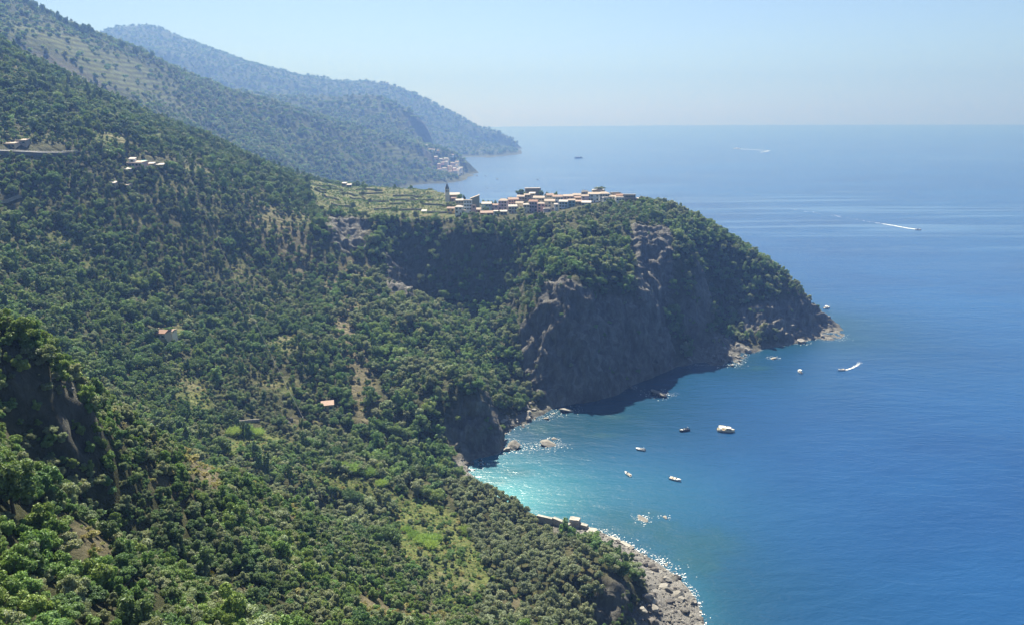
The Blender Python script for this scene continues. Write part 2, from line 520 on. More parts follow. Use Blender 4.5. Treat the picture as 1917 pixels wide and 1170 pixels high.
ni, nj = FX.shape
fi2 = np.arange(ni * nj).reshape(ni, nj)
F2 = np.stack([fi2[:-1, :-1], fi2[:-1, 1:], fi2[1:, 1:], fi2[1:, :-1]], -1).reshape(-1, 4)
k2 = FZ[F2].max(1) > -14
mef = mesh_np('hills', FV, F2[k2], True)
hills = link('hills', mef)
hills['kind'] = 'structure'
# ------------------------------------------------------------------ ground materials
def ground_mat():
    mt, nt, out = new_mat('ground')
    L = nt.links.new
    b = N(nt, 'ShaderNodeBsdfPrincipled', i_Roughness=0.9)
    b.inputs['Specular IOR Level'].default_value = 0.15
    geo = N(nt, 'ShaderNodeNewGeometry')
    def noise(scale, detail=5, rough=.6, vec=None, dist=0.0):
        n = N(nt, 'ShaderNodeTexNoise', i_Scale=scale, i_Detail=detail, i_Roughness=rough, i_Distortion=dist)
        L(vec or geo.outputs['Position'], n.inputs['Vector'])
        return n.outputs['Fac']
    def at_(name):
        a = N(nt, 'ShaderNodeAttribute'); a.attribute_name = name
        return a.outputs['Fac']
    mp = N(nt, 'ShaderNodeMapping'); mp.inputs['Scale'].default_value = (1, 1, .35); mp.inputs['Rotation'].default_value = (.3, .45, .2)
    L(geo.outputs['Position'], mp.inputs['Vector'])
    nb = noise(.08); nm = noise(.5, 6, .7); nf = noise(2.2, 6, .75)
    strata = noise(.16, 8, .72, mp.outputs[0], .6)
    floor = ramp(nt, [(.3, (.028, .033, .014)), (.55, (.05, .055, .022)), (.75, (.11, .095, .045))]); L(nm, floor.inputs[0])
    rockc = ramp(nt, [(.25, (.034, .036, .035)), (.5, (.135, .137, .130)), (.75, (.31, .31, .29))]); L(strata, rockc.inputs[0])
    vs_ = N(nt, 'ShaderNodeTexVoronoi', i_Scale=.11); vs_.feature = 'DISTANCE_TO_EDGE'; L(mp.outputs[0], vs_.inputs['Vector'])
    rockp = mixc(nt, math_n(nt, 'MULTIPLY', nb, .2), rockc.outputs[0], (.16, .12, .08))
    soilc = ramp(nt, [(.3, (.085, .075, .045)), (.5, (.175, .150, .095)), (.72, (.29, .25, .17))]); L(nf, soilc.inputs[0])
    grassc = ramp(nt, [(.3, (.045, .070, .018)), (.5, (.10, .125, .035)), (.72, (.20, .19, .075))]); L(nm, grassc.inputs[0])
    terrc = ramp(nt, [(.34, (.045, .065, .02)), (.5, (.10, .115, .04)), (.62, (.21, .175, .09))]); L(math_n(nt, 'ADD', math_n(nt, 'MULTIPLY', nm, .5), math_n(nt, 'MULTIPLY', nb, .5)), terrc.inputs[0])
    shing = ramp(nt, [(.3, (.06, .058, .056)), (.5, (.20, .195, .185)), (.7, (.38, .37, .35))]); L(nf, shing.inputs[0])
    c = mixc(nt, at_('grass'), floor.outputs[0], grassc.outputs[0])
    c = mixc(nt, at_('terr'), c, terrc.outputs[0])
    c = mixc(nt, at_('soil'), c, soilc.outputs[0])
    rk = math_n(nt, 'ADD', at_('rock'), math_n(nt, 'MULTIPLY', math_n(nt, 'SUBTRACT', nm, .5), .7), True)
    c = mixc(nt, math_n(nt, 'MULTIPLY', rk, 1.0, True), c, rockp)
    c = mixc(nt, at_('shingle'), c, shing.outputs[0])
    L(c, b.inputs['Base Color'])
    bp = N(nt, 'ShaderNodeBump', i_Strength=1.0, i_Distance=2.0)
    crk = math_n(nt, 'MULTIPLY', math_n(nt, 'MINIMUM', vs_.outputs['Distance'], .25), 2.2)
    L(math_n(nt, 'ADD', math_n(nt, 'ADD', strata, crk), math_n(nt, 'MULTIPLY', nf, .35)), bp.inputs['Height'])
    L(bp.outputs[0], b.inputs['Normal'])
    L(b.outputs[0], out.inputs[0])
    return mt


def hills_mat():
    """wooded slopes with terraced strips of vines, kilometres away"""
    mt, nt, out = new_mat('hill_slopes')
    L = nt.links.new
    b = N(nt, 'ShaderNodeBsdfPrincipled', i_Roughness=0.95)
    b.inputs['Specular IOR Level'].default_value = 0.1
    geo = N(nt, 'ShaderNodeNewGeometry')
    n1 = N(nt, 'ShaderNodeTexNoise', i_Scale=.007, i_Detail=5.0, i_Roughness=.6); L(geo.outputs['Position'], n1.inputs['Vector'])
    n2 = N(nt, 'ShaderNodeTexNoise', i_Scale=.06, i_Detail=6.0, i_Roughness=.75); L(geo.outputs['Position'], n2.inputs['Vector'])
    wood = ramp(nt, [(.32, (.018, .028, .012)), (.5, (.04, .055, .02)), (.68, (.10, .105, .042))]); L(n2.outputs['Fac'], wood.inputs[0])
    sx = N(nt, 'ShaderNodeSeparateXYZ'); L(geo.outputs['Position'], sx.inputs[0])
    zz = math_n(nt, 'ADD', math_n(nt, 'MULTIPLY', sx.outputs[2], .62), math_n(nt, 'MULTIPLY', n1.outputs['Fac'], 9.0))
    st = math_n(nt, 'SINE', zz)
    vine = ramp(nt, [(.2, (.045, .05, .03)), (.55, (.075, .10, .035)), (.9, (.12, .135, .055))]); L(math_n(nt, 'ADD', math_n(nt, 'MULTIPLY', st, .32), math_n(nt, 'ADD', math_n(nt, 'MULTIPLY', n2.outputs['Fac'], .5), .25)), vine.inputs[0])
    a = N(nt, 'ShaderNodeAttribute'); a.attribute_name = 'terr'
    c = mixc(nt, a.outputs['Fac'], wood.outputs[0], vine.outputs[0])
    ar = N(nt, 'ShaderNodeAttribute'); ar.attribute_name = 'rock'
    c = mixc(nt, ar.outputs['Fac'], c, (.17, .155, .13))
    L(c, b.inputs['Base Color'])
    bp = N(nt, 'ShaderNodeBump', i_Strength=1.0, i_Distance=9.0)
    L(n2.outputs['Fac'], bp.inputs['Height']); L(bp.outputs[0], b.inputs['Normal'])
    L(b.outputs[0], out.inputs[0])
    return mt


terrain.data.materials.append(ground_mat())
FTERR = [([(0, 45), (60, 30), (160, 75), (260, 110), (300, 130), (290, 170), (240, 180), (160, 150), (60, 140), (0, 105)], 1100, 2000, .95), ([(300, 150), (345, 165), (350, 215), (290, 200)], 1300, 2100, .8),
         ([(180, 110), (330, 140), (350, 175), (220, 170)], 1100, 2200, .5), ([(690, 258), (790, 285), (850, 300), (770, 305), (700, 285)], 2200, 2700, .9), ([(600, 228), (690, 260), (640, 262)], 2000, 2500, .5)]
FVN = FV
fu, fv_, fw = project(FVN)
ft = np.zeros(len(FVN))
for pl, y0, y1, k in FTERR:
    ft = np.maximum(ft, k * (in_poly(fu, fv_, pl) & (FVN[:, 1] > y0) & (FVN[:, 1] < y1)))
ft = ft.reshape(ni, nj)
for _ in range(2):
    bb = np.pad(ft, 1, mode='edge'); ft = (bb[:-2, 1:-1] + bb[2:, 1:-1] + bb[1:-1, :-2] + bb[1:-1, 2:] + 2 * bb[1:-1, 1:-1]) / 6
gy2, gx2 = np.gradient(FVN[:, 2].reshape(ni, nj), fys, fxs)
sl2 = np.sqrt(gx2 ** 2 + gy2 ** 2).ravel()
attr(mef, 'terr', np.clip(ft.ravel() * (.55 + .9 * fbm(FVN / 60.0, 3, 81)) * 1.4, 0, 1))
attr(mef, 'rock', np.clip((sl2 - 1.0) / .5, 0, .8) + .3 * np.clip(1 - FVN[:, 2] / 9.0, 0, 1))
hills.data.materials.append(hills_mat())

# ------------------------------------------------------------------ sea
na = 560
ang = np.concatenate([np.linspace(-math.pi, -R(44), 60, endpoint=False), np.linspace(-R(44), R(44), na), np.linspace(R(44), math.pi, 61)[1:-1]])
rad = [150.0]
while rad[-1] < 12000: rad.append(rad[-1] + max(2.2, rad[-1] * .0062 if rad[-1] < 1000 else rad[-1] * .02))
rad = np.array([1.0, 60.0, 110.0] + rad[:-1] + [12000.0])
AN, RD = np.meshgrid(ang, rad)
SX, SY = RD * np.sin(AN), RD * np.cos(AN)
SV = np.column_stack([SX.ravel(), SY.ravel(), np.zeros(SX.size)])
nr, nn_ = SX.shape
ii = np.arange(nr * nn_).reshape(nr, nn_)
j1 = np.roll(np.arange(nn_), -1)
SF = np.stack([ii[:-1, :], ii[1:, :], ii[1:, j1], ii[:-1, j1]], -1).reshape(-1, 4)
SHD = resample(COAST, 4.0)
nearm = (SV[:, 1] < 1100) & (np.abs(SV[:, 0]) < 900) & (SV[:, 1] > -100)
idx = np.where(nearm)[0]
dsh = np.full(len(SV), 900.0)
for s in range(0, len(idx), 20000):
    q = SV[idx[s:s + 20000], :2]
    dsh[idx[s:s + 20000]] = np.sqrt(((q[:, None] - SHD[None]) ** 2).sum(-1)).min(1)
SU, SVV, SW = project(SV)
frontal = (SW > 50)
# how much pale sea bed shows: strongest off the beach, weak along the cliffs
def blob(u, v, ru, rv):
    p = sea(u, v)[:2]; qu = sea(u + ru, v)[:2]; qv = sea(u, v - rv)[:2]
    a = np.linalg.norm(qu - p); b_ = np.linalg.norm(qv - p)
    return np.exp(-(((SV[:, 0] - p[0]) / a) ** 2 + ((SV[:, 1] - p[1]) / b_) ** 2))
wob = fbm(SV / 35.0, 4, 91)
d2 = np.maximum(dsh + wob * 14, 0)
sand = .52 * blob(930, 915, 110, 70) * np.exp(-d2 / 32) + .44 * blob(965, 915, 160, 65) + .10 * blob(1100, 890, 200, 80) + .22 * blob(1300, 1130, 130, 130) * np.exp(-d2 / 22) + .20 * blob(1260, 930, 200, 90)
sand = np.clip(sand, 0, 1)
teal = np.clip(1.0 * np.exp(-d2 / 60) + .45 * blob(1100, 800, 260, 80) + .2 * blob(1250, 1000, 150, 90), 0, 1)
reefs = np.zeros(len(SV))
for u, v, ru, rv in [(1062, 770, 22, 7), (1130, 815, 30, 5), (1010, 800, 40, 12), (1180, 985, 60, 22), (1290, 1010, 90, 26), (1240, 985, 40, 12), (955, 880, 40, 14), (1420, 690, 25, 4), (1300, 1050, 60, 25), (1150, 780, 50, 5), (930, 900, 26, 9), (1210, 960, 60, 10)]:
    reefs = np.maximum(reefs, blob(u, v, ru, rv))
reefs = np.clip(reefs * 1.3 - .25 + .9 * fbm(SV / 9.0, 4, 95), 0, 1) * np.clip(reefs * 4, 0, 1)
msea = mesh_np('sea', SV, SF, False)
attr(msea, 'sand', sand); attr(msea, 'teal', teal); attr(msea, 'reef', reefs); attr(msea, 'shore', np.minimum(dsh, 900))


def sea_mat():
    mt, nt, out = new_mat('sea_water')
    L = nt.links.new
    geo = N(nt, 'ShaderNodeNewGeometry')
    def at_(name):
        a = N(nt, 'ShaderNodeAttribute'); a.attribute_name = name
        return a.outputs['Fac']
    def noise(scale, vs, detail=4, rough=.55, rot=0.0, dist=0.0):
        mp = N(nt, 'ShaderNodeMapping'); mp.inputs['Scale'].default_value = vs; mp.inputs['Rotation'].default_value = (0, 0, rot)
        L(geo.outputs['Position'], mp.inputs['Vector'])
        n = N(nt, 'ShaderNodeTexNoise', i_Scale=scale, i_Detail=detail, i_Roughness=rough, i_Distortion=dist)
        L(mp.outputs[0], n.inputs['Vector'])
        return n.outputs['Fac']
    deep = ramp(nt, [(.32, (.005, .037, .130)), (.66, (.009, .064, .188))]); L(noise(.0045, (.45, 1, 1), 6, .62, R(-6), .4), deep.inputs[0])
    c = mixc(nt, at_('teal'), deep.outputs[0], (.003, .037, .069))
    sc_ = ramp(nt, [(.1, (.024, .125, .235)), (.45, (.036, .185, .24)), (1.0, (.070, .25, .27))]); L(at_('sand'), sc_.inputs[0])
    c = mixc(nt, at_('sand'), c, sc_.outputs[0])
    c = mixc(nt, math_n(nt, 'MULTIPLY', at_('reef'), .4), c, (.016, .062, .072))
    # slicks and old wakes: smooth bands, their paler sheen mixed into the base colour
    streak = ramp(nt, [(.53, 0), (.62, 1)]); L(noise(.013, (.07, 1.0, 1), 5, .6, R(12), 1.6), streak.inputs[0])
    big = ramp(nt, [(.38, 0), (.55, 1)]); L(noise(.0007, (1, 1, 1), 3), big.inputs[0])
    far_ = math_n(nt, 'DIVIDE', math_n(nt, 'SUBTRACT', at_('shore'), 260.0), 500.0, True)
    slick = math_n(nt, 'MULTIPLY', math_n(nt, 'MULTIPLY', streak.outputs[0], big.outputs[0]), far_)
    c = mixc(nt, math_n(nt, 'MULTIPLY', slick, .28), c, (.16, .26, .38))
    b = N(nt, 'ShaderNodeBsdfPrincipled', i_Roughness=.22, i_IOR=1.33)
    L(c, b.inputs['Base Color'])
    b.inputs['Specular IOR Level'].default_value = .8
    w1 = noise(.16, (.42, 1, 1), 5, .6, R(-8), .3)
    w2 = noise(.7, (.6, 1, 1), 4, .6, R(20), .2)
    w3 = noise(.035, (.4, 1, 1), 3, .5, R(-14), .2)
    h = math_n(nt, 'ADD', math_n(nt, 'ADD', w1, math_n(nt, 'MULTIPLY', w2, .28)), math_n(nt, 'MULTIPLY', w3, 1.6))
    st = math_n(nt, 'SUBTRACT', 1.0, math_n(nt, 'MULTIPLY', slick, .6))
    bp = N(nt, 'ShaderNodeBump', i_Distance=1.5)
    L(math_n(nt, 'MULTIPLY', st, .42), bp.inputs['Strength'])
    L(h, bp.inputs['Height']); L(bp.outputs[0], b.inputs['Normal'])
    L(b.outputs[0], out.inputs[0])
    return mt


sea_o = link('sea', msea, sea_mat())
sea_o['kind'] = 'structure'

# ------------------------------------------------------------------ sky, sun, air
SUN_AZ, SUN_EL = R(-15), R(50)
w = bpy.data.worlds.new('World')
sc.world = w
w.use_nodes = True
nt = w.node_tree
nt.nodes.clear()
wo = nt.nodes.new('ShaderNodeOutputWorld')
bg = nt.nodes.new('ShaderNodeBackground')
sky = nt.nodes.new('ShaderNodeTexSky')
sky.sky_type = 'NISHITA'
sky.sun_disc = False
sky.sun_elevation = SUN_EL
sky.sun_rotation = SUN_AZ
sky.altitude = 200
sky.air_density = .62
sky.dust_density = .6
sky.ozone_density = 3.0
nt.links.new(sky.outputs[0], bg.inputs[0])
bg.inputs[1].default_value = 0.05
nt.links.new(bg.outputs[0], wo.inputs[0])
ld = bpy.data.lights.new('sun', 'SUN')
ld.energy = 5.0
ld.angle = R(.53)
ld.color = (1.0, .95, .87)
sun = bpy.data.objects.new('sun', ld)
col.objects.link(sun)
sd = Vector((math.sin(SUN_AZ) * math.cos(SUN_EL), math.cos(SUN_AZ) * math.cos(SUN_EL), math.sin(SUN_EL)))
sun.rotation_euler = sd.to_track_quat('Z', 'Y').to_euler()
sun.location = (0, 0, 900)

hz = MB().box((0, 0, 0), (1, 1, 1)).mesh('haze')
hv = np.array([(x, y, z) for z in (-12.5, 790) for x, y in ((-12600, -12600), (12600, -12600), (12600, 12600), (-12600, 12600))], np.float32)
hz.vertices.foreach_set('co', hv.ravel())
mt, ntz, out = new_mat('haze_air')
pv = N(ntz, 'ShaderNodeVolumePrincipled')
pv.inputs['Color'].default_value = (.100, .188, .43, 1)
pv.inputs['Absorption Color'].default_value = (.44, .35, .03, 1)
pv.inputs['Density'].default_value = .0003
pv.inputs['Anisotropy'].default_value = .3
ntz.links.new(pv.outputs[0], out.inputs['Volume'])
haze = link('haze', hz, mt)
haze['kind'] = 'stuff'
haze['label'] = 'pale blue summer haze over the sea and the distant hills'

vs = sc.view_settings
vs.view_transform = 'Standard'
vs.look = 'None'
vs.exposure = 1.6
vs.gamma = 1.0
sc.cycles.use_denoising = True
sc.cycles.volume_bounces = 1
sc.cycles.max_bounces = 6
sc.cycles.diffuse_bounces = 3
sc.cycles.transparent_max_bounces = 8
# ------------------------------------------------------------------ plants
def leaf_mat(name, dark, light, hue=0.06, trans=.30):
    mt, nt, out = new_mat(name)
    L = nt.links.new
    oi = N(nt, 'ShaderNodeObjectInfo')
    a = N(nt, 'ShaderNodeAttribute'); a.attribute_name = 'leaf'
    geo = N(nt, 'ShaderNodeNewGeometry')
    big = N(nt, 'ShaderNodeTexNoise', i_Scale=.03, i_Detail=3.0); L(geo.outputs['Position'], big.inputs['Vector'])
    f = math_n(nt, 'ADD', math_n(nt, 'MULTIPLY', a.outputs['Fac'], .42), math_n(nt, 'MULTIPLY', oi.outputs['Random'], .42))
    f = math_n(nt, 'ADD', f, math_n(nt, 'MULTIPLY', math_n(nt, 'SUBTRACT', big.outputs['Fac'], .42), .8), True)
    r = ramp(nt, [(.1, dark), (.9, light)]); L(f, r.inputs[0])
    hs = N(nt, 'ShaderNodeHueSaturation'); hs.inputs['Value'].default_value = 1.42; hs.inputs['Saturation'].default_value = .84
    wn = N(nt, 'ShaderNodeTexWhiteNoise'); wn.noise_dimensions = '1D'; L(oi.outputs['Random'], wn.inputs['W'])
    L(math_n(nt, 'ADD', math_n(nt, 'MULTIPLY', math_n(nt, 'SUBTRACT', wn.outputs['Value'], .5), hue), .514), hs.inputs['Hue'])
    L(r.outputs[0], hs.inputs['Color'])
    b = N(nt, 'ShaderNodeBsdfPrincipled', i_Roughness=.55)
    b.inputs['Specular IOR Level'].default_value = .28
    L(hs.outputs[0], b.inputs['Base Color'])
    t = N(nt, 'ShaderNodeBsdfTranslucent')
    L(mixc(nt, 1.0, hs.outputs[0], (1.0, 1.0, .55), 'MULTIPLY'), t.inputs['Color'])
    mx = N(nt, 'ShaderNodeMixShader'); mx.inputs[0].default_value = trans
    L(b.outputs[0], mx.inputs[1]); L(t.outputs[0], mx.inputs[2]); L(mx.outputs[0], out.inputs[0])
    return mt


LM = {
    'dark': leaf_mat('dark_green_leaves', (0.035, 0.074, 0.025), (0.140, 0.219, 0.074), .05, .34),
    'mid': leaf_mat('green_leaves', (0.053, 0.106, 0.030), (0.198, 0.284, 0.091), .06, .36),
    'bright': leaf_mat('fresh_green_leaves', (0.068, 0.128, 0.019), (0.203, 0.277, 0.061), .04),
    'grey': leaf_mat('grey_green_leaves', (0.090, 0.117, 0.060), (0.277, 0.315, 0.188), .06, .36),
    'olive': leaf_mat('olive_leaves', (0.081, 0.109, 0.059), (0.240, 0.271, 0.155), .04),
    'dry': leaf_mat('dry_yellow_leaves', (0.138, 0.127, 0.046), (0.345, 0.299, 0.127), .05),
    'reed': leaf_mat('cane_leaves', (0.121, 0.193, 0.033), (0.286, 0.380, 0.088), .03),
    'vine': leaf_mat('vine_leaves', (0.075, 0.128, 0.033), (0.217, 0.285, 0.090), .05),
    'pine': leaf_mat('pine_needles', (0.031, 0.059, 0.025), (0.098, 0.140, 0.059), .04),
}
BARK = simple_mat('bark', (.085, .068, .05), .9, .35, 3.0, .1, bump=.5)


def leaf_quads(c, nrm_, size, seed, aspect=1.7):
    """irregular leaf sprays at points c facing about nrm_"""
    g = np.random.default_rng(seed)
    n = len(c)
    t = g.normal(size=(n, 3)); t -= nrm_ * (t * nrm_).sum(1)[:, None]
    t /= np.linalg.norm(t, axis=1)[:, None] + 1e-9
    b = np.cross(nrm_, t)
    s = size * (0.6 + .8 * g.random(n))[:, None]
    a = s * aspect * .5; w_ = s * .5
    k = lambda lo, hi: (lo + (hi - lo) * g.random(n))[:, None]
    p0 = c - t * a * k(.7, 1.2) + b * w_ * k(-.3, .3)
    p1 = c + b * w_ * k(.6, 1.3) + t * a * k(-.3, .2) + nrm_ * s * k(-.15, .15)
    p2 = c + t * a * k(.7, 1.2) + b * w_ * k(-.4, .4) - nrm_ * s * k(0, .35)
    p3 = c - b * w_ * k(.6, 1.3) + t * a * k(-.2, .3) + nrm_ * s * k(-.15, .15)
    V = np.stack([p0, p1, p2, p3], 1).reshape(-1, 3)
    return V, np.repeat(g.random(n), 4)


def crown_data(seed, wid, hgt, base, nblob, nleaf, size, spread=.62, rb=(.30, .48), jit=.75, up=.15, flat=1.0, aspect=1.7):
    g = np.random.default_rng(seed)
    Rw = wid / 2
    cs, rs = [], []
    for k in range(nblob):
        for _ in range(30):
            d = g.normal(size=3); d /= np.linalg.norm(d)
            q = d * g.random() ** .45 * spread
            if k == 0: q = np.array([0, 0, .1])
            if q[2] > -.75 * spread: break
        r = rb[0] + (rb[1] - rb[0]) * g.random()
        cs.append([q[0] * Rw, q[1] * Rw, base + hgt * .5 + q[2] * hgt * .5]); rs.append(r)
    cs, rs = np.array(cs), np.array(rs)
    wts = rs ** 2; cnt = np.maximum(8, (nleaf * wts / wts.sum()).astype(int))
    P, D = [], []
    for c, r, n in zip(cs, rs, cnt):
        d = g.normal(size=(n, 3)); d[:, 2] += up
        d /= np.linalg.norm(d, axis=1)[:, None]
        rr = r * (.62 + .5 * g.random(n) ** .7)
        lump = 1 + .16 * np.sin(d[:, 0] * 5 + seed) * np.cos(d[:, 1] * 6 + c[0]) 
        P.append(c + d * (rr * lump)[:, None] * np.array([Rw, Rw, hgt * .5 * flat])); D.append(d)
    P, D = np.concatenate(P), np.concatenate(D)
    D = D + jit * g.normal(size=D.shape); D /= np.linalg.norm(D, axis=1)[:, None]
    P[:, 2] = np.maximum(P[:, 2], .12)
    return leaf_quads(P, D, size, seed + 1, aspect)


def spiky_data(seed, wid, hgt, n, w_):
    """tufts of tall narrow leaves"""
    g = np.random.default_rng(seed)
    a = g.random(n) * 6.283; r = np.sqrt(g.random(n)) * wid / 2
    root = np.stack([r * np.cos(a), r * np.sin(a), g.random(n) * hgt * .45], 1)
    ln = hgt * (.35 + .35 * g.random(n))
    az = g.random(n) * 6.283; tl = .25 + .7 * g.random(n)
    d = np.stack([np.cos(az) * np.sin(tl), np.sin(az) * np.sin(tl), np.cos(tl)], 1)
    side = np.cross(d, g.normal(size=(n, 3))); side /= np.linalg.norm(side, axis=1)[:, None]
    mid = root + d * (ln * .55)[:, None]
    tip = root + d * ln[:, None]; tip[:, 2] -= ln * .22 * tl
    V = np.stack([root, mid + side * w_, tip, mid - side * w_], 1).reshape(-1, 3)
    return V, np.repeat(g.random(n), 4)


def crown_mesh(name, data, mat):
    V, lv = data
    me_ = mesh_np(name, V, np.arange(len(V), dtype=np.int32).reshape(-1, 4), False)
    attr(me_, 'leaf', lv)
    me_.materials.append(mat)
    return me_


def trunk_mesh(name, h, r, seed, limbs=4, reach=1.2):
    g = random.Random(seed)
    mb = MB()
    top = (g.uniform(-.3, .3), g.uniform(-.3, .3), h)
    mb.tube([(0, 0, -.8), (top[0] * .3, top[1] * .3, h * .45), top], [r * 1.25, r * .85, r * .4], 6)
    for k in range(limbs):
        a = k * 6.283 / limbs + g.uniform(-.5, .5)
        z0 = h * g.uniform(.35, .7)
        mb.tube([(top[0] * .35, top[1] * .35, z0), (math.cos(a) * reach * .5, math.sin(a) * reach * .5, z0 + h * .22), (math.cos(a) * reach, math.sin(a) * reach, z0 + h * .5)], [r * .55, r * .4, r * .15], 5)
    me_ = mb.mesh(name, True)
    me_.materials.append(BARK)
    return me_


# prototypes: (crown mesh, trunk mesh)
SHRUB, TREE, OLIVE, REED, FARW, VINE, TUFT, PINE = {}, {}, [], [], [], [], [], []
for ci, (cn, nv) in enumerate((('dark', 3), ('mid', 3), ('bright', 2), ('grey', 4), ('dry', 1))):
    SHRUB[cn] = []
    for k in range(nv):
        s = 100 + ci * 10 + k
        wd = [4.2, 3.8, 4.6, 4.0][k]; hg = [3.4, 4.0, 3.0, 3.6][k]
        if cn == 'dry': wd, hg = 2.6, 1.5
        SHRUB[cn].append((crown_mesh('crown', crown_data(s, wd, hg, .1, 17, 4800 if cn != 'dry' else 1200, .165, .76, (.18, .32), .6, aspect=2.0), LM[cn]), trunk_mesh('trunk', hg * .6, .11, s, 5, wd * .28)))
for ci, (cn, nv) in enumerate((('dark', 3), ('mid', 3), ('grey', 2), ('bright', 2), ('tall', 2))):
    TREE[cn] = []
    for k in range(nv):
        s = 200 + ci * 10 + k
        wd = [8.4, 7.4, 9.4][k]; hg = [7.0, 7.6, 6.6][k]
        if cn == 'tall': wd, hg = 4.6, 10.5
        TREE[cn].append((crown_mesh('crown', crown_data(s, wd, hg, .3, 18 + 3 * k, 2600, .40, .84, (.16, .33), .55), LM['dark' if cn == 'tall' else cn]), trunk_mesh('trunk', hg * .7, .2, s, 4, wd * .26)))
for k in range(4):
    OLIVE.append((crown_mesh('crown', crown_data(300 + k, 5.0, 4.0, .7, 12, 1900, .25, .70, (.22, .38), .5, aspect=2.2), LM['olive']), trunk_mesh('trunk', 2.8, .17, 300 + k, 4, 1.2)))
for k in range(3):
    REED.append((crown_mesh('leaves', spiky_data(320 + k, 4.6, 3.4, 1100, .07), LM['reed']), None))
for k in range(3):
    FARW.append(crown_mesh('far_crown', crown_data(340 + k, 11.0, 8.0, 0, 11, 380, 1.0, .72, (.26, .42), .5), LM[('dark', 'mid', 'grey')[k]]))
for k in range(2):
    VINE.append(crown_mesh('vine_leaves', crown_data(350 + k, 2.0, 1.5, .2, 5, 90, .42, .6), LM['mid' if k else 'vine']))
for k in range(2):
    TUFT.append(crown_mesh('low_scrub', crown_data(360 + k, 2.2, 1.1, 0, 7, 300, .2, .7), LM[('bright', 'dry')[k]]))
TUFT.append(crown_mesh('low_scrub', crown_data(364, 2.4, 1.2, 0, 7, 300, .22, .7), LM['mid']))
for k in range(2):
    PINE.append((crown_mesh('crown', crown_data(370 + k, 9.0, 4.0, 6.0, 14, 700, .6, .8, (.22, .34), .6), LM['pine']), trunk_mesh('trunk', 8.0, .28, 370 + k, 5, 2.6)))


# ---- where they stand
iy_map, ix_map = np.arange(NY), np.arange(NX)
VNg = VN.reshape(NY, NX, 3)


def gsample(arr, x, y):
    gx = np.clip(np.interp(x, xs, ix_map), 0, NX - 1.001); gy = np.clip(np.interp(y, ys, iy_map), 0, NY - 1.001)
    i, j = gy.astype(int), gx.astype(int)
    a, b = gy - i, gx - j
    if arr.ndim == 3: a, b = a[:, None], b[:, None]
    return (arr[i, j] * (1 - a) * (1 - b) + arr[i, j + 1] * (1 - a) * b + arr[i + 1, j] * a * (1 - b) + arr[i + 1, j + 1] * a * b)


Zg = Z0.reshape(NY, NX)
G = {k: a.reshape(NY, NX) for k, a in (('rock', rock), ('soil', soil), ('grass', grass), ('terr', terr), ('shingle', beach), ('slope', slope))}


def ground_at(x, y):
    return gsample(VNg, np.atleast_1d(np.asarray(x, float)), np.atleast_1d(np.asarray(y, float)))[:, 2]


def clear_view(p, lift, tol):
    q = p + np.array([0, 0, lift])
    ok = np.ones(len(p), bool)
    for t in np.linspace(.06, .97, 46):
        s = CAM + (q - CAM) * t
        inb = (s[:, 0] > xs[0]) & (s[:, 0] < xs[-1]) & (s[:, 1] > ys[0]) & (s[:, 1] < ys[-1])
        ok &= ~(inb & (gsample(Zg, s[:, 0], s[:, 1]) > s[:, 2] + tol))
    return ok


def jitter_grid(x0, x1, y0, y1, step):
    X, Y = np.meshgrid(np.arange(x0, x1, step), np.arange(y0, y1, step))
    return X.ravel() + rng.uniform(-.5, .5, X.size) * step, Y.ravel() + rng.uniform(-.5, .5, X.size) * step


def candidates(x0, x1, y0, y1, step, lift=3.0, tol=9.0):
    x, y = jitter_grid(x0, x1, y0, y1, step)
    p = gsample(VNg, x, y)
    u, v, w_ = project(p)
    k = (w_ > 20) & (u > -220) & (u < 2120) & (v > -150) & (v < 1330) & (p[:, 2] > .7)
    p = p[k]
    p = p[clear_view(p, lift, tol)]
    z = {n: gsample(G[n], p[:, 0], p[:, 1]) for n in G}
    u, v, w_ = project(p)
    return p, z, u, v, w_


class Spot:
    __slots__ = ('p', 's', 'rz', 'kind', 'var', 'app', 'vis', 'u', 'v')


def spots(p, u, v, w_, size, kinds, var_n, lift):
    vis = clear_view(p, lift, .5)
    out_ = []
    for i in range(len(p)):
        o = Spot()
        o.p, o.s, o.rz, o.kind = p[i], size[i], rng.uniform(0, 6.283), kinds[i]
        o.var = int(rng.integers(0, var_n[kinds[i]]))
        o.app = size[i] / w_[i]
        o.u, o.v = u[i], v[i]
        o.vis = bool(vis[i] and -10 < u[i] < 1927 and -10 < v[i] < 1190)
        out_.append(o)
    return out_


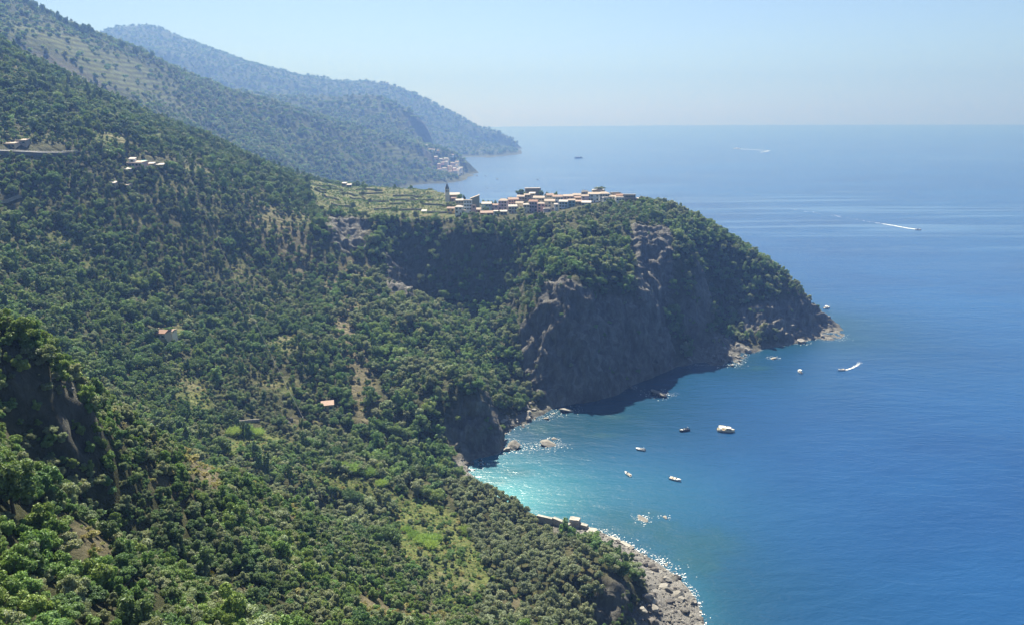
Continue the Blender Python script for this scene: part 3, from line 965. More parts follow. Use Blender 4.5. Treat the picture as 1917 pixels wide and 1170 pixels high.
def gn_scatter(name, protos, data, label):
    """one mass of plants: points carrying rotation, scale and sort, each drawing one of the plant meshes"""
    me_ = bpy.data.meshes.new(name)
    n = len(data)
    P = np.array([d[0] for d in data], np.float32)
    me_.vertices.add(n); me_.vertices.foreach_set('co', P.ravel())
    a = me_.attributes.new('rot', 'FLOAT_VECTOR', 'POINT'); a.data.foreach_set('vector', np.array([d[1] for d in data], np.float32).ravel())
    a = me_.attributes.new('scl', 'FLOAT_VECTOR', 'POINT'); a.data.foreach_set('vector', np.array([d[2] for d in data], np.float32).ravel())
    a = me_.attributes.new('pid', 'INT', 'POINT'); a.data.foreach_set('value', np.array([d[3] for d in data], np.int32))
    o = link(name, me_)
    ng = bpy.data.node_groups.new(name, 'GeometryNodeTree')
    ng.interface.new_socket('Geometry', in_out='INPUT', socket_type='NodeSocketGeometry')
    ng.interface.new_socket('Geometry', in_out='OUTPUT', socket_type='NodeSocketGeometry')
    gi, go = ng.nodes.new('NodeGroupInput'), ng.nodes.new('NodeGroupOutput')
    ip = ng.nodes.new('GeometryNodeInstanceOnPoints')
    jn = ng.nodes.new('GeometryNodeJoinGeometry')
    L = ng.links.new
    for pm in reversed(protos):
        po = bpy.data.objects.new('sort_of_' + name, pm)
        oi = ng.nodes.new('GeometryNodeObjectInfo')
        oi.inputs['Object'].default_value = po
        oi.inputs['As Instance'].default_value = True
        L(oi.outputs['Geometry'], jn.inputs[0])
    L(gi.outputs[0], ip.inputs['Points']); L(jn.outputs[0], ip.inputs['Instance'])
    ip.inputs['Pick Instance'].default_value = True
    for at_n, dt, sock in (('pid', 'INT', 'Instance Index'), ('rot', 'FLOAT_VECTOR', 'Rotation'), ('scl', 'FLOAT_VECTOR', 'Scale')):
        na_ = ng.nodes.new('GeometryNodeInputNamedAttribute')
        na_.data_type = dt
        na_.inputs['Name'].default_value = at_n
        L(na_.outputs['Attribute'], ip.inputs[sock])
    L(ip.outputs[0], go.inputs[0])
    md = o.modifiers.new('plants', 'NODES'); md.node_group = ng
    o['kind'] = 'stuff'
    o['label'] = label
    return o


def joined(crown, trunk, name):
    """crown and trunk as one mesh, for the masses"""
    if trunk is None: return crown
    bm = bmesh.new()
    bm.from_mesh(crown); nfc = len(bm.faces)
    bm.from_mesh(trunk)
    bm.faces.ensure_lookup_table()
    for f in bm.faces[nfc:]: f.material_index = 1
    me_ = bpy.data.meshes.new(name); bm.to_mesh(me_); bm.free()
    me_.materials.append(crown.materials[0]); me_.materials.append(BARK)
    return me_


def flat_protos(d):
    keys, lst, first = [], [], {}
    for k, l in d.items():
        first[k] = len(lst)
        for c, t in l: lst.append(joined(c, t, 'plant'))
    return lst, first


def place_plant(name, crown, trunk, s, label, cat, group):
    r = empty(name, Vector(s.p), s.rz)
    r.scale = (s.s, s.s, s.s * rng.uniform(.85, 1.2))
    tag(r, label, cat, group)
    link('crown' if name != 'reed_clump' else 'leaves', crown, None, r)
    if trunk is not None: link('trunk', trunk, None, r)
    return r


def mass_rows(ss, first, tilt=.08):
    out_ = []
    for s in ss:
        zz = s.s * rng.uniform(.85, 1.25)
        out_.append((s.p, (rng.normal() * tilt, rng.normal() * tilt, s.rz), (s.s, s.s, zz), first[s.kind] + s.var))
    return out_


OLIVE_AREA = [(905, 905), (950, 935), (1003, 966), (1010, 985), (1090, 1030), (1170, 1085), (1130, 1180), (880, 1180), (905, 1110), (880, 1010), (840, 960), (850, 905), (900, 890)]
CLEAR = [  # yards, road and house plots kept free of trees: (outline, nearest, farthest)
    ([(0, 268), (110, 268), (140, 292), (0, 296)], 480, 620), ([(240, 296), (330, 296), (330, 316), (230, 316)], 560, 740), ([(276, 612), (326, 612), (326, 630), (276, 630)], 400, 470),
    ([(592, 750), (630, 750), (630, 765), (592, 765)], 380, 430), ([(835, 352), (1215, 352), (1215, 376), (1195, 380), (1090, 390), (1070, 402), (1000, 407), (950, 408), (850, 407), (836, 398)], 660, 900), ([(690, 325), (965, 325), (965, 386), (835, 386), (835, 352), (690, 352)], 780, 1010), ([(385, 1060), (400, 1060), (400, 1110), (380, 1110)], 80, 200),
    ([(436, 780), (490, 780), (490, 800), (436, 800)], 340, 420), ([(526, 780), (570, 780), (570, 806), (526, 806)], 360, 420), ([(0, 366), (40, 366), (40, 392), (0, 392)], 430, 560),
]


def is_clear(p, u, v):
    o = np.zeros(len(p), bool)
    for pl, a, b in CLEAR: o |= in_poly(u, v, pl) & (p[:, 1] > a) & (p[:, 1] < b)
    return o


# near slope: maquis scrub
p, z, u, v, w_ = candidates(-260, 110, 36, 292, 2.05, 1.5, 6.0)
p2, z2, u2, v2, w2 = candidates(-150, -35, 95, 185, 1.25, 1.5, 6.0)
k2_ = (z2['slope'] > .85) & (rng.random(len(p2)) < .5)
p, u, v, w_ = np.concatenate([p, p2[k2_]]), np.concatenate([u, u2[k2_]]), np.concatenate([v, v2[k2_]]), np.concatenate([w_, w2[k2_]])
z = {n: np.concatenate([z[n], z2[n][k2_]]) for n in z}
inol = in_poly(u, v, OLIVE_AREA) & (p[:, 1] > 205)
nearz = (p[:, 1] < 262) & (p[:, 0] > -150 - 0 * p[:, 1]) & ~inol
clump = fbm(p / 14.0, 3, 101)
pr = (1 - .72 * z['rock']) * (1 - .92 * np.clip(z['soil'] * 1.15, 0, 1)) * (1 - .85 * z['grass']) * (1 - z['shingle']) * np.clip(1.02 + .35 * clump, 0, 1)
k = nearz & (rng.random(len(p)) < pr) & ~is_clear(p, u, v)
ps, us, vs_, ws = p[k], u[k], v[k], w_[k]
zk = {n: z[n][k] for n in z}
cn = fbm(ps / 20.0, 3, 111) + .55 * rng.normal(size=len(ps)) * .6
kinds = np.where(zk['soil'] > .45, 'dry', np.where(cn > .24, 'bright', np.where(cn > -.14, 'grey', np.where(cn > -.27, 'mid', 'dark'))))
size = (.50 + .85 * rng.random(len(ps)) ** 1.8) * np.clip(.75 + .5 * (fbm(ps / 25.0, 2, 113) + .4), .6, 1.25) * np.where(rng.random(len(ps)) < .06, 1.5, 1.0) * np.interp(ps[:, 1], [60, 130, 240], [1.1, .9, .85])
thin = rng.random(len(ps)) < np.interp(ps[:, 1], [60, 130, 240], [.85, .95, 1.0])
ps, us, vs_, ws, size, kinds = ps[thin], us[thin], vs_[thin], ws[thin], size[thin], kinds[thin]
SH = spots(ps, us, vs_, ws, size, kinds, {k_: len(l) for k_, l in SHRUB.items()}, 2.2)
SH.sort(key=lambda s: -s.app * (1 if s.vis else 0))
near_ind = [s for s in SH[:290] if s.vis]
rest = SH[len(near_ind):]
look = {'dark': 'dark green rounded bush', 'mid': 'mid green leafy bush', 'bright': 'fresh light green bush', 'grey': 'pale grey green feathery bush', 'dry': 'dry yellowish low bush'}
def near_place(s):
    if s.v < 700: return 'on the near ridge above the shaded rock outcrop'
    if s.u < 230 and s.v < 900: return 'beside the shaded rock outcrop on the near slope'
    if s.u < 330: return 'in the thick scrub nearest the viewer at the lower left'
    if s.v < 960: return 'on the dry stony crest of the near slope'
    return 'in the thick scrub filling the bottom of the picture'
for s in near_ind:
    c, t = SHRUB[s.kind][s.var]
    place_plant('bush', c, t, s, look[s.kind] + ' ' + near_place(s), 'bush', 'maquis bushes on the near slope')
pl, fst = flat_protos(SHRUB)
gn_scatter('maquis_scrub', pl, mass_rows(rest, fst), 'mixed green maquis scrub covering the near slope between the bushes')

# low growth on open ground of the near and middle slopes
p, z, u, v, w_ = candidates(-420, 80, 36, 620, 1.7, .5, 4.0)
sm = np.clip(z['soil'] * .7 + z['grass'] * 1.1 + .3 * (p[:, 1] < 260) + .0, 0, 1) * (1 - z['rock']) * (1 - z['shingle'])
k = rng.random(len(p)) < sm * np.clip(.65 + 1.1 * fbm(p / 7.0, 2, 117), .05, 1)
p, zs_ = p[k], z['soil'][k]
data = []
for i in range(len(p)):
    s_ = .3 + 1.3 * rng.random() ** 3
    kd = 1 if rng.random() < .25 + .6 * zs_[i] else (0 if rng.random() < .6 else 2)
    data.append((p[i], (rng.normal() * .1, rng.normal() * .1, rng.uniform(0, 6.28)), (s_, s_, s_ * rng.uniform(.6, 1.2)), kd))
gn_scatter('low_undergrowth', TUFT, data, 'low green and straw coloured undergrowth on open patches of the slopes')

# olive trees above the shingle
p, z, u, v, w_ = candidates(-70, 80, 205, 372, 4.0, 2.0, 5.0)
inol = in_poly(u, v, OLIVE_AREA)
pr = (1 - z['rock']) * (1 - .8 * z['soil']) * (1 - .8 * z['grass']) * (1 - z['shingle'])
k = inol & (rng.random(len(p)) < pr * .93)
p, u, v, w_ = p[k], u[k], v[k], w_[k]
OL = spots(p, u, v, w_, .75 + .5 * rng.random(len(p)), np.array(['o'] * len(p)), {'o': 4}, 3.0)
OL.sort(key=lambda s: -s.app * (1 if s.vis else 0))
for s in [s for s in OL[:290] if s.vis]:
    c, t = OLIVE[s.var]
    wh = 'on the slope edge above the shingle beach' if s.u > 1020 else ('between the grassy clearing and the sea' if s.v < 1040 else 'on the lower slope near the dry clearing')
    place_plant('olive_tree', c, t, s, 'grey green rounded olive tree ' + wh, 'olive tree', 'olive trees above the beach')
ol_rest = [s for s in OL if not s.vis] + [s for s in OL[290:] if s.vis]
if ol_rest:
    gn_scatter('olive_grove', [joined(c, t, 'plant') for c, t in OLIVE], mass_rows(ol_rest, {'o': 0}), 'olive grove filling in behind the nearer olive trees')

# woods of the middle slope, the cliffs and the headland
p, z, u, v, w_ = candidates(-625, 330, 230, 1000, 3.05, 2.0, 12.0)
inol = in_poly(u, v, OLIVE_AREA) & (p[:, 1] < 372)
clump = fbm(p / 26.0, 3, 121)
ledge = np.clip((fbm(p / 9.0, 3, 123) - .12) * 4, 0, 1)
head = np.clip((p[:, 0] + 190 + (p[:, 1] - 600) * .25) / 60, 0, 1)          # the cliffs and the headland carry bigger trees than the slope
rk_ = np.clip(z['rock'] * 1.15, 0, 1)
pr = (1 - .97 * rk_ * (1 - .35 * ledge)) * (1 - .92 * np.clip(z['soil'] * 1.25, 0, 1)) * (1 - .80 * z['grass']) * (1 - .99 * np.clip(z['terr'] * 1.3, 0, 1)) * (1 - z['shingle']) * np.clip(.86 + .6 * clump, .2, 1)
pr = pr * (1 - .45 * head)
nearz = (p[:, 1] < 262) & (p[:, 0] > -150)
k = ~nearz & ~inol & (rng.random(len(p)) < pr) & ~is_clear(p, u, v) & (p[:, 2] > 4)
p, u, v, w_, head, rk_, gz = p[k], u[k], v[k], w_[k], head[k], rk_[k], z['grass'][k]
cn = fbm(p / 38.0, 3, 131) + .34 * rng.normal(size=len(p))
patch = fbm(p / 55.0, 3, 133)
big = rng.random(len(p)) < np.clip(.10 + .5 * patch, .02, .5)
size = np.where(big, .62 + .60 * rng.random(len(p)), .26 + .34 * rng.random(len(p)))
size = size * (1 - head) + head * (.42 + .75 * rng.random(len(p)) ** 1.5)
size = np.where(rk_ > .5, np.minimum(size, .45), size) * np.where((u > 830) & (u < 1200) & (v < 428), .62, 1) * (1 - .4 * gz)
kinds = np.where(cn > .26, 'bright', np.where(cn > .02, 'mid', np.where(cn > -.2, 'dark', 'grey')))
kinds = np.where(big & (head < .5) & (rng.random(len(p)) < .7), 'dark', kinds)
kinds = np.where((head > .5) & (kinds == 'bright'), 'mid', kinds)
kinds = np.where(~big & (head < .4) & (rng.random(len(p)) < .035), 'tall', kinds)
size = np.where(kinds == 'tall', .6 + .5 * rng.random(len(p)), size)
TR = spots(p, u, v, w_, size, kinds, {k_: len(l) for k_, l in TREE.items()}, 4.0)
TR.sort(key=lambda s: -s.app * (1 if s.vis else 0))
n_ind = 0
tlook = {'dark': 'dark green evergreen tree', 'mid': 'mid green leafy tree', 'bright': 'light green leafy tree', 'grey': 'grey green rounded tree', 'tall': 'slim dark upright tree'}
def tree_place(s):
    if s.u > 860: return 'clinging to the headland below the village'
    if s.v > 830: return 'in the hollow beside the light green clearing'
    if s.u > 640: return 'on the steep slope above the small cove'
    if s.v < 640: return 'high on the wooded middle slope'
    return 'on the lower wooded slope behind the near ridge'
tr_ind = [s for s in TR[:290] if s.vis]
for s in tr_ind:
    c, t = TREE[s.kind][s.var]
    place_plant('tree', c, t, s, tlook[s.kind] + ' ' + tree_place(s), 'tree', 'trees of the wooded slope')
pl, fst = flat_protos(TREE)
gn_scatter('woodland', pl, mass_rows(TR[len(tr_ind):], fst, .05), 'dense evergreen woodland covering the middle slope and the headland')
print('PLANTS', len(near_ind), len(rest), len(OL), len(TR), len(data))

# vines on the terraces of the plateau
p, z, u, v, w_ = candidates(-300, 20, 690, 1010, 1.9, 1.0, 6.0)
k = (rng.random(len(p)) < .62 * z['terr'] * np.clip(.55 + 1.5 * fbm(p / 16.0, 3, 141), .06, 1)) & ~is_clear(p, u, v)
p = p[k]
data = [(q, (0, 0, rng.uniform(0, 6.28)), (s_, s_, s_ * rng.uniform(.6, 1.1)), int(rng.integers(0, 2))) for q, s_ in ((q, rng.uniform(.45, 1.15)) for q in p)]
gn_scatter('vineyard', VINE, data, 'rows of vines and gardens on the terraced plateau beside the village')

# woods on the distant hills
def far_ground(x, y):
    gx = np.clip((x - fxs[0]) / 14.0, 0, nj - 1.001); gy = np.clip((y - fys[0]) / 14.0, 0, ni - 1.001)
    i, j = gy.astype(int), gx.astype(int); a, b = gy - i, gx - j
    g_ = FV[:, 2].reshape(ni, nj)
    return g_[i, j] * (1 - a) * (1 - b) + g_[i, j + 1] * (1 - a) * b + g_[i + 1, j] * a * (1 - b) + g_[i + 1, j + 1] * a * b
ftg = np.clip(ft, 0, 1)
data = []
for (x0, x1, y0, y1, step, sc0, sc1) in ((-1500, -200, 1100, 1900, 8.0, .55, 1.15), (-1500, -150, 1900, 2900, 13.0, .8, 1.5), (-3300, 60, 2900, 5000, 24.0, 1.0, 2.2)):
    x, y = jitter_grid(x0, x1, y0, y1, step)
    zz = far_ground(x, y)
    p = np.column_stack([x, y, zz - .5])
    u, v, w_ = project(p)
    i = np.clip(((y - fys[0]) / 14).astype(int), 0, ni - 1); j = np.clip(((x - fxs[0]) / 14).astype(int), 0, nj - 1)
    slp = sl2.reshape(ni, nj)[i, j]
    k = (u > -150) & (u < 1100) & (v > -150) & (v < 400) & (zz > 6) & (rng.random(len(x)) < np.clip(.8 + .5 * fbm(p / 90.0, 3, 151), .2, 1) * (1 - .93 * ftg[i, j]) * np.clip(2.2 - slp * 1.2, .2, 1))
    for q in p[k]:
        s_ = rng.uniform(sc0, sc1)
        data.append((q, (0, 0, rng.uniform(0, 6.28)), (s_, s_, s_ * rng.uniform(.8, 1.3)), int(rng.integers(0, 3))))
gn_scatter('distant_woodland', FARW, data, 'hazy woodland on the distant terraced hills along the coast')
print('FAR', len(data))
# ------------------------------------------------------------------ village
WALLC = {'white': (.76, .75, .72), 'blue': (.55, .64, .72), 'pink': (.72, .47, .42), 'mauve': (.58, .48, .54), 'cream': (.74, .66, .50), 'ochre': (.70, .50, .24), 'grey': (.52, .52, .50), 'stone': (.30, .27, .23), 'red': (.48, .22, .17), 'teal': (.32, .45, .46), 'tan': (.50, .40, .28)}
WM = {k: simple_mat(k + '_plaster', c, .85, .14, .45, .15) for k, c in WALLC.items()}
ROOFC = {'pale': (.38, .32, .27), 'rosy': (.32, .235, .195), 'tile': (.27, .175, .135), 'slate': (.16, .16, .16), 'whiter': (.47, .43, .40), 'green': (.05, .08, .035)}
RM = {k: simple_mat(k + '_roofing', c, .85, .22, 1.6, .1, bump=.3) for k, c in ROOFC.items()}
PANE = simple_mat('dark_window', (.035, .045, .055), .25, .1, 1.0, .5)
SHUT = simple_mat('green_shutter', (.06, .12, .08), .6, .1, 2.0)
FRAME = simple_mat('window_surround', (.55, .53, .50), .8, .1, 2.0)
DOORM = simple_mat('wooden_door', (.14, .09, .055), .6, .2, 2.0)


def window_mesh():
    mb = MB()
    mb.box((0, -.035, 0), (1.0, .07, 1.5))
    n = len(mb.f)
    mb.box((-.78, -.06, 0), (.46, .06, 1.5)).box((.78, -.06, 0), (.46, .06, 1.5))
    n2 = len(mb.f)
    mb.box((0, -.09, -.84), (1.3, .18, .12))
    me_ = mb.mesh('window')
    for mm in (PANE, SHUT, FRAME): me_.materials.append(mm)
    me_.polygons.foreach_set('material_index', np.array([0] * n + [1] * (n2 - n) + [2] * (len(mb.f) - n2), np.int32))
    return me_


WIN = window_mesh()
DOOR = MB().box((0, -.04, 1.05), (1.1, .08, 2.1)).mesh('door'); DOOR.materials.append(DOORM)
CHIM = MB().box((0, 0, .4), (.6, .6, 1.6)).box((0, 0, 1.27), (.8, .8, .14)).mesh('chimney'); CHIM.materials.append(WM['stone'])


def hit_ground(u, v, y0=60.0, y1=1000.0):
    """where the line of sight first meets the near ground"""
    yy = np.arange(y0, y1, .8)
    d = ray(u, v)
    q = CAM + d[None] * (yy / d[1])[:, None]
    k = np.argmax(q[:, 2] < gsample(Zg, q[:, 0], q[:, 1]))
    return q[k]


def house(u0, u1, vt, vb, Y, wall, roof, label, shape='gable', depth=None, name='house', cat='house', group='houses of the clifftop village', win=True, rz=None, rise=None):
    if Y is None: Y = float(hit_ground((u0 + u1) / 2, vb)[1])
    pl, pr_ = at(u0, vt, Y), at(u1, vt, Y)
    wd = max(2.5, pr_[0] - pl[0])
    dp = depth or max(5.0, min(10.0, wd * .9))
    cx, cy = (pl[0] + pr_[0]) / 2, Y + dp / 2
    zt = pl[2]
    zg = min(float(ground_at(cx, Y)[0]), float(at((u0 + u1) / 2, vb, Y)[2]))
    rise = rise if rise is not None else (min(1.7, wd * .2) if shape in ('gable', 'hip') else (.8 if shape == 'shed' else 0))
    zw = zt - rise * .75                                     # eaves
    zb = zg - 2.0
    rz = rz if rz is not None else rng.uniform(-.22, .22)
    r = empty(name, (cx, cy, zb), rz)
    tag(r, label, cat, group)
    H = zw - zb
    MB().box((0, 0, H / 2), (wd, dp, H)).build('wall', WM[wall], r)
    o, x, y = .35, wd / 2 + .35, dp / 2 + .35
    mb = MB()
    if shape == 'gable':
        mb.poly([(-x, -y, H + .02), (x, -y, H + .02), (x, y, H + .02), (-x, y, H + .02), (-x, 0, H + rise), (x, 0, H + rise), (-x, -y, H + .2), (x, -y, H + .2), (x, y, H + .2), (-x, y, H + .2)],
                [(3, 2, 1, 0), (0, 1, 7, 6), (2, 3, 9, 8), (6, 7, 5, 4), (8, 9, 4, 5), (1, 2, 8, 5, 7), (3, 0, 6, 4, 9)])
    elif shape == 'hip':
        k = x * .45
        mb.poly([(-x, -y, H + .02), (x, -y, H + .02), (x, y, H + .02), (-x, y, H + .02), (-k, 0, H + rise), (k, 0, H + rise)],
                [(3, 2, 1, 0), (0, 1, 5, 4), (2, 3, 4, 5), (1, 2, 5), (3, 0, 4)])
    elif shape == 'shed':
        mb.poly([(-x, -y, H + .02), (x, -y, H + .02), (x, y, H + .02), (-x, y, H + .02), (-x, -y, H + .22), (x, -y, H + .22), (x, y, H + rise + .3), (-x, y, H + rise + .3)],
                [(3, 2, 1, 0), (0, 1, 5, 4), (1, 2, 6, 5), (2, 3, 7, 6), (3, 0, 4, 7), (4, 5, 6, 7)])
    else:
        mb.box((0, 0, H + .12), (wd + .3, dp + .3, .2)).box((0, -dp / 2 - .02, H + .45), (wd + .3, .25, .5))
    ro = mb.build('roof', RM[roof], r)
    if shape in ('gable', 'hip') and wd > 5.5:
        link('chimney', CHIM, None, ro, (wd * rng.choice([-.28, .28]), dp * .16, H + rise * .45))
    if win:
        hv = zw - zg
        rows = int(max(1, min(5, hv // 2.9))); cols = int(max(1, min(5, wd // 2.5)))
        for a in range(rows):
            zz = H - 1.6 - a * (hv - 1.2) / max(1, rows)
            for c in range(cols):
                if rng.random() < .08: continue
                xx = (c + .5 - cols / 2) * wd / cols
                if a == rows - 1 and c == cols // 2 and rows > 1 and hv - 1.6 - a * (hv - 1.2) / rows > 0:
                    link('door', DOOR, None, r, (xx, -dp / 2, H - hv + .1)); continue
                link('window', WIN, None, r, (xx, -dp / 2, zz))
        for a in range(rows):
            zz = H - 1.6 - a * (hv - 1.2) / max(1, rows)
            wo_ = link('window', WIN, None, r, (-wd / 2, 0, zz)); wo_.rotation_euler = (0, 0, -math.pi / 2)
    return r


HS = [
    (852, 866, 386, 403, 705, 'white', 'whiter', 'tall plain white house on the cliff edge nearest the vineyards', 'hip'),
    (864, 871, 395, 405, 698, 'white', 'pale', 'low white annex in front of the tall plain white house', 'flat'),
    (868, 883, 376, 403, 716, 'blue', 'pale', 'tall pale blue block with a flat roof at the village end below the church', 'flat'),
    (882, 891, 385, 398, 709, 'pink', 'pale', 'narrow rosy house joined to the tall pale blue block', 'flat'),
    (853, 867, 374, 384, 748, 'tan', 'whiter', 'tan house with a bright roof just below the church', 'gable'),
    (837, 851, 389, 396, 716, 'ochre', 'rosy', 'small orange house among the vines below the church', 'gable'),
    (902, 920, 380, 395, 732, 'teal', 'whiter', 'blue grey house with a bright roof in the dip of the village', 'gable'),
    (920, 933, 383, 395, 737, 'mauve', 'rosy', 'short mauve house beside the blue grey house in the dip', 'gable'),
    (934, 950, 374, 395, 742, 'mauve', 'pale', 'tall mauve house rising at the right of the village dip', 'hip'),
    (951, 970, 372, 382, 762, 'pink', 'rosy', 'long rosy house behind the tall mauve house', 'gable'),
    (899, 922, 397, 404, 703, 'red', 'rosy', 'long low red house on the cliff edge in the dip', 'gable'),
    (924, 932, 395, 401, 704, 'white', 'whiter', 'tiny white house beside the long low red house', 'gable'),
    (936, 949, 395, 400, 708, 'tan', 'whiter', 'low tan house with a white roof under the tall mauve house', 'gable'),
    (952, 968, 385, 396, 722, 'grey', 'whiter', 'grey house with a wide white roof above the cliff trees', 'gable'),
    (966, 980, 379, 393, 732, 'cream', 'pale', 'beige house behind the grey house with the wide white roof', 'gable'),
    (980, 991, 382, 397, 719, 'cream', 'whiter', 'narrow cream house between the beige house and the mauve blue one', 'hip'),
    (991, 1007, 376, 400, 723, 'mauve', 'tile', 'tall mauve blue house in the middle of the front row', 'gable'),
    (1007, 1020, 380, 401, 717, 'pink', 'pale', 'tall deep pink house in the middle of the front row', 'hip'),
    (981, 992, 364, 372, 802, 'stone', 'pale', 'stone house on the slope under the wooded mound', 'gable'),
    (991, 1002, 362, 372, 815, 'tan', 'whiter', 'tan house with a pale roof right under the wooded mound', 'shed'),
    (999, 1020, 369, 380, 772, 'cream', 'pale', 'wide cream house behind the tall deep pink house', 'gable'),
    (968, 982, 367, 375, 790, 'stone', 'pale', 'stone house behind the long rosy house', 'gable'),
    (1020, 1039, 375, 401, 721, 'cream', 'pale', 'tall wide cream block beside the tall deep pink house', 'gable'),
    (1018, 1031, 392, 402, 704, 'mauve', 'whiter', 'low pale mauve house at the foot of the tall wide cream block', 'flat'),
    (1038, 1045, 382, 399, 711, 'white', 'whiter', 'slim white turret like house beside the tall wide cream block', 'hip'),
    (1048, 1064, 376, 396, 721, 'blue', 'whiter', 'tall light blue house in the front row', 'gable'),
    (1064, 1077, 374, 395, 727, 'teal', 'pale', 'tall grey green house at the right end of the front row', 'gable'),
    (1035, 1054, 367, 376, 772, 'white', 'rosy', 'white house with a rosy roof behind the front row', 'gable'),
    (1055, 1073, 366, 376, 768, 'pink', 'pale', 'rosy house behind the tall light blue house', 'gable'),
    (1075, 1089, 369, 377, 762, 'ochre', 'rosy', 'orange house behind the tall grey green house', 'gable'),
    (1077, 1089, 377, 386, 735, 'tan', 'rosy', 'low tan house with a broad rosy roof beside the grey green house', 'shed'),
    (1090, 1107, 379, 385, 729, 'grey', 'whiter', 'long low house with a white roof above the cliff trees', 'shed'),
    (1089, 1102, 366, 380, 757, 'mauve', 'pale', 'mauve house left of the large blue grey house', 'gable'),
    (1102, 1122, 362, 380, 760, 'blue', 'pale', 'large blue grey house on the highest part of the village', 'gable'),
    (1122, 1141, 361, 374, 768, 'grey', 'pale', 'large grey house right of the blue grey house', 'hip'),
    (1090, 1102, 358, 368, 805, 'stone', 'slate', 'dark stone house behind the mauve house', 'hip'),
    (1129, 1141, 371, 378, 742, 'white', 'whiter', 'low white house in front of the large grey house', 'flat'),
    (1145, 1161, 362, 372, 792, 'tan', 'slate', 'tan house with a flat dark roof', 'flat'),
    (1153, 1169, 365, 373, 772, 'ochre', 'tile', 'orange house with a tiled roof near the point', 'gable'),
    (1153, 1169, 371, 378, 746, 'white', 'whiter', 'long white house on the cliff edge near the point', 'flat'),
    (1168, 1191, 366, 378, 766, 'stone', 'slate', 'grey stone house at the end of the village', 'flat'),
    (1191, 1213, 373, 379, 764, 'stone', 'pale', 'low stone ruin past the last house of the village', 'flat'),
    (1141, 1153, 367, 376, 765, 'cream', 'pale', 'small cream house between the large grey house and the orange one', 'gable'),
    (884, 900, 391, 398, 722, 'tan', 'pale', 'low tan house between the rosy narrow house and the dip', 'gable'),
    (1073, 1088, 364, 371, 800, 'tan', 'pale', 'tan house behind the orange house', 'gable'),
    (1022, 1036, 364, 371, 800, 'cream', 'rosy', 'small cream house below the round tree on the mound', 'gable'),
]
for h in HS: house(*h)

# the stone enclosure and terrace on the wooded mound, and the terrace under the round pine
house(983, 1012, 354, 362, 850, 'stone', 'pale', 'old stone enclosure with a pale top on the wooded mound', 'flat', name='stone_enclosure', cat='ruin', group=None, win=False)
house(1110, 1132, 357, 366, 800, 'stone', 'whiter', 'stone terrace with a white parapet under the round pine tree', 'flat', name='terrace', cat='terrace', group=None, win=False)

# church
c0 = at(835.5, 364, 790)
ch = empty('church', (c0[0] + 6, 795, float(ground_at(c0[0] + 4, 790)[0]) - 2), .12)
tag(ch, 'yellow church with a grey stone bell tower and pointed spire beside the vineyards', 'church')
zb = ch.location.z
twz, ewz, spz = c0[2] - zb, float(at(835, 354.5, 790)[2]) - zb, float(at(835, 343, 790)[2]) - zb
nv_h = float(at(850, 366, 790)[2]) - zb
MB().box((0, 3, nv_h / 2), (15, 9, nv_h)).build('wall', WM['ochre'], ch)
x, y, H = 8, 5, nv_h
ro = MB()
ro.poly([(-x, 3 - y, H + .02), (x, 3 - y, H + .02), (x, 3 + y, H + .02), (-x, 3 + y, H + .02), (-x, 3, H + 2), (x, 3, H + 2)], [(3, 2, 1, 0), (0, 1, 5, 4), (2, 3, 4, 5), (1, 2, 5), (3, 0, 4)])
ro.build('roof', RM['whiter'], ch)
tw = MB().box((-5.5, -3.9, ewz / 2), (4.6, 4.6, ewz)).build('bell_tower', simple_mat('tower_stone', (.66, .63, .58), .85, .12, .6), ch)
MB().box((-5.5, -3.9, ewz + .15), (5.1, 5.1, .3)).build('cornice', WM['grey'], tw)
MB().poly([(-7.9, -6.3, ewz + .32), (-3.1, -6.3, ewz + .32), (-3.1, -1.5, ewz + .32), (-7.9, -1.5, ewz + .32), (-5.5, -3.9, spz)], [(3, 2, 1, 0), (0, 1, 4), (1, 2, 4), (2, 3, 4), (3, 0, 4)]).build('spire', simple_mat('spire_stone', (.17, .18, .17), .8, .2, 1.0), ch)
for dx in (-.9, .9):
    MB().box((-5.5 + dx, -6.24, ewz - 2.2), (.9, .1, 2.2)).build('belfry_shade_panel', PANE, tw)  # solid dark panel on the tower face, standing for shade inside the opening
MB().box((3, -3.5, (nv_h - 3) / 2), (9, 4, nv_h - 3)).build('side_chapel', WM['pink'], ch)
MB().poly([(-1.8, -5.8, nv_h - 2.98), (7.8, -5.8, nv_h - 2.98), (7.8, -1.52, nv_h - 1.2), (-1.8, -1.52, nv_h - 1.2), (-1.8, -1.52, nv_h - 2.98), (7.8, -1.52, nv_h - 2.98)], [(0, 1, 2, 3), (0, 3, 4), (1, 5, 2), (0, 4, 5, 1), (2, 5, 4, 3)]).build('chapel_roof', RM['rosy'], ch)
for k in range(3): link('window', WIN, None, ch, (0 + k * 3, -5.5, nv_h - 5.2))

